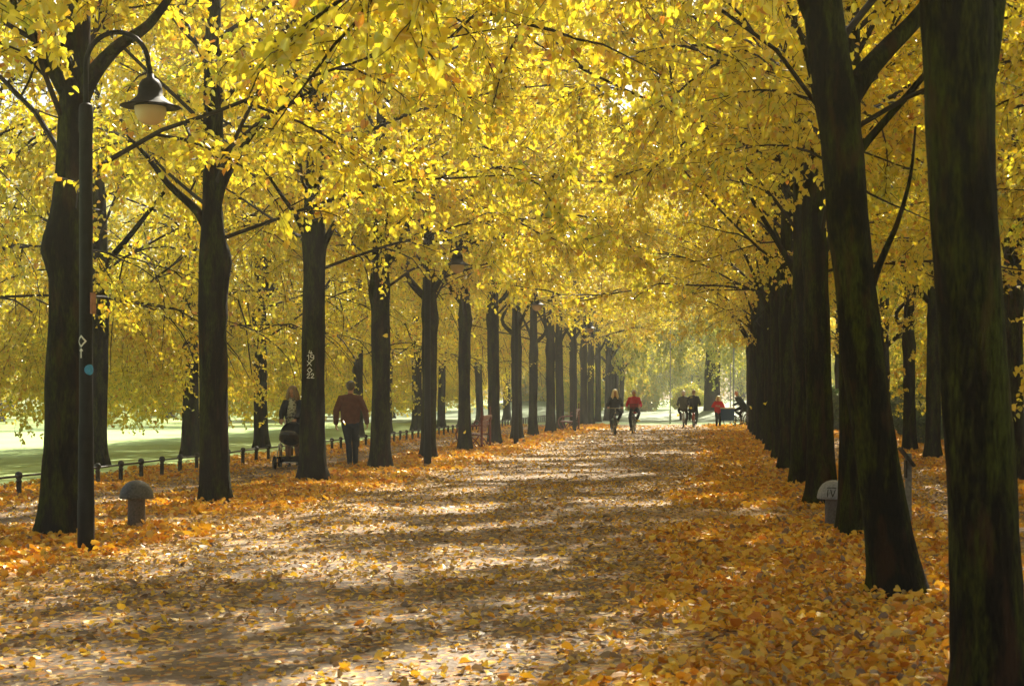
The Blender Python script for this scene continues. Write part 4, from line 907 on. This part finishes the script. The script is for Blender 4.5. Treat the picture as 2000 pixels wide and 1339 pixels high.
BLK = cloth('black_coat', (.012, .014, .016)); DKT = cloth('dark_trousers', (.014, .016, .02)); REDJ = cloth('bright_red_jacket', (.62, .03, .035), var=.12)
GRY = cloth('grey_green_jacket', (.07, .075, .065)); NVY = cloth('dark_blue_coat', (.02, .025, .04)); DGR = cloth('dark_green_coat', (.02, .03, .028))
F_BLK = simple('black_frame', (.015, .015, .018), .3); F_RED = simple('red_frame', (.35, .02, .02), .3); F_SIL = simple('silver_frame', (.45, .45, .45), .3, metal=.7)
def grd(px, py): d = EYE * F / (py - HY); return ((px - HX) * d / F, d, 0)
c1 = grd(1201, 849); c2_ = grd(1238, 845.5)
bicycle('black bicycle ridden by the blond woman towards the camera', c1, PI + R(6), F_BLK); rider('long-haired blond cyclist in a black coat riding towards the camera', c1, PI + R(6), BLK, DKT, H_BLOND, .26, face=True, coat=.08, shoe=simple('pale_shoe', (.6, .6, .55), .5))
bicycle('bicycle with a black front basket, ridden by the red-jacketed cyclist', c2_, PI - R(2), F_BLK, basket=M_IRON); rider('cyclist in a bright red jacket riding towards the camera', c2_, PI - R(2), REDJ, DKT, H_WHITE, 0, face=True, coat=.1)
c3 = grd(1335, 834.5); c4 = grd(1352, 834)
bicycle('silver bicycle with bulging panniers, the left of the far pair', c3, R(3), F_SIL, bags=cloth('dark_pannier', (.03, .03, .035))); rider('white-haired cyclist in a grey-green jacket riding away, left of the far pair', c3, R(3), GRY, DKT, H_WHITE, 0, coat=.12, fat=1.05)
bicycle('red-framed bicycle ridden away by the taller far cyclist', (c4[0] + .1, c4[1] - 1.6, 0), R(-2), F_RED, bags=cloth('green_pannier', (.02, .05, .045))); rider('tall cyclist in a long dark blue coat riding away, right of the far pair', (c4[0] + .1, c4[1] - 1.6, .03), R(-2), NVY, DKT, H_LBR, 0, coat=.2, fat=1.1)

# group with the blue trailer at the far right
c5 = grd(1403, 834.5)
J = dict(pelvis=(0, 0, .80), chest=(0, .03, 1.08), neck=(0, .03, 1.24), head=(0, .06, 1.37), look=(.3, 1, -.2), shL=(-.15, .02, 1.18), shR=(.15, .02, 1.18), hipL=(-.075, 0, .76), hipR=(.075, 0, .76), wrL=(-.10, .22, 1.0), wrR=(.14, .24, 1.02), anL=(-.07, -.02, .09), anR=(.08, .05, .085))
for k, s in (('L', -1), ('R', 1)): J['el' + k] = ik(J['sh' + k], J['wr' + k], .24, .22, (s, -.5, -.6)); J['kn' + k] = ik(J['hip' + k], J['an' + k], .35, .36, (0, 1, 0)); J['th' + k] = (0, 0, 1)
person('person', 'blond person in a red jacket standing behind the blue trailer', J, REDJ, DKT, H_BLOND, .10, c5, PI, vox=.01, group='people on the promenade', face=True, coat=.08)
c6 = grd(1421, 834.5); t = thing('bicycle_trailer', 'bright blue box trailer with a pale lid between two people', 'trailer', c6)
m = MB(); m.box((0, 0, .62), (.62, .70, .56), taper=1.06); m.build('box', simple('blue_tarpaulin', (.02, .09, .36), .5, var=.12), t, smooth=False)
m = MB(); m.box((0, 0, .925), (.70, .78, .05)); m.build('lid', simple('pale_canvas', (.62, .6, .5), .6), t, smooth=False)
m = MB()
for x in (-.3, .3):
    m.tube([(x, -.33, .34), (x, .33, .34)], .015, 6); m.tube([(x, -.33, .34), (x, -.33, .93)], .012, 6); m.tube([(x, 0, .34), (x * 1.2, 0, .22)], .02, 6)
m.tube([(.3, .33, .34), (.55, .35, .38), (.75, .2, .45)], .015, 6); m.build('frame', M_IRON, t)
for x in (-.38, .38): m = MB(); m.tube([(x, .21 * math.cos(a), .235 + .21 * math.sin(a)) for a in [i * PI / 12 for i in range(24)]], .024, 8, closed=True); m.lathe([(0, -.01), (.20, -.006), (.20, .006), (0, .01)], (x, 0, .235), 16, axis='X'); m.build('wheel', M_RUB, t)
c7 = grd(1447, 834); c7 = (c7[0] - .05, c7[1], 0)
bicycle('bicycle standing sideways at the right row, hitched to the blue trailer', c7, R(62), F_BLK)
rider('bald man in a dark coat bent forward on the bicycle at the right row', c7, R(62), DGR, DKT, None, 0, lean=.24, coat=.15, fat=1.15, look=(0, 1, -.5))

# thin far poles
M_GALV = simple('galvanised_steel', (.22, .23, .23), .5, var=.15)
for px, d, r, h, lab in [(1309, 92, .032, 6, 'thin grey pole in the mist left of the far cyclists'), (1433, 93, .04, 5.2, 'thin pole behind the blue trailer, the taller of two'), (1426.5, 90, .03, 3.2, 'short thin stake beside the blue trailer')]:
    m = MB(); m.lathe([(0, 0), (r * 1.6, 0), (r * 1.5, .5), (r, .55), (r * .8, h), (0, h)], n=10); o = m.build('thin_pole', M_GALV, None, loc=((px - HX) * d / F, d, 0)); tag(o, lab, 'pole', 'thin poles at the avenue end')

# falling leaves
fm_ = leaves_mesh('falling_leaf', np.array([[0, 0, 0.]]), np.array([[.3, .1, -1.]]), np.array([[.2, -1, .3]]), np.array([.085]), np.array([.55]), [M_LEAF], None, np.array([2.]))
for i, (px, py, d) in enumerate([(893, 622, 34), (905, 845, 40), (675, 827, 30), (1352, 776, 52), (1351, 795, 50), (1323, 811, 45), (1382, 828, 48), (1412, 772, 44), (1434, 822, 48), (1456, 828, 50), (1496, 786, 26), (1468, 795, 38), (1246, 820, 55), (1349, 690, 34), (1104, 742, 50), (640, 270, 22), (757, 655, 30), (1271, 785, 60)]):
    o = bpy.data.objects.new('falling_leaf', fm_); COL.objects.link(o); o.location = at(px, py, d); o.rotation_euler = (rt.uniform(0, 6), rt.uniform(0, 6), rt.uniform(0, 6)); tag(o, 'single yellow linden leaf falling through the air', 'leaf', 'falling leaves in the air')

# ================================================================== HAZE
def haze(dens=.0012):
    m = bpy.data.materials.new('pale_mist'); m.use_nodes = True; t = m.node_tree; t.nodes.clear(); out = t.nodes.new('ShaderNodeOutputMaterial'); v = t.nodes.new('ShaderNodeVolumePrincipled')
    v.inputs['Color'].default_value = (.95, .92, .76, 1); v.inputs['Density'].default_value = dens; v.inputs['Anisotropy'].default_value = .45; t.links.new(v.outputs[0], out.inputs['Volume'])
    mb = MB(); mb.box((0, 150, 16), (480, 460, 34)); o = mb.build('haze', m, None, smooth=False); tag(o, kind='stuff'); o['label'] = 'thin pale autumn mist filling the avenue'; o['category'] = 'haze'
haze()
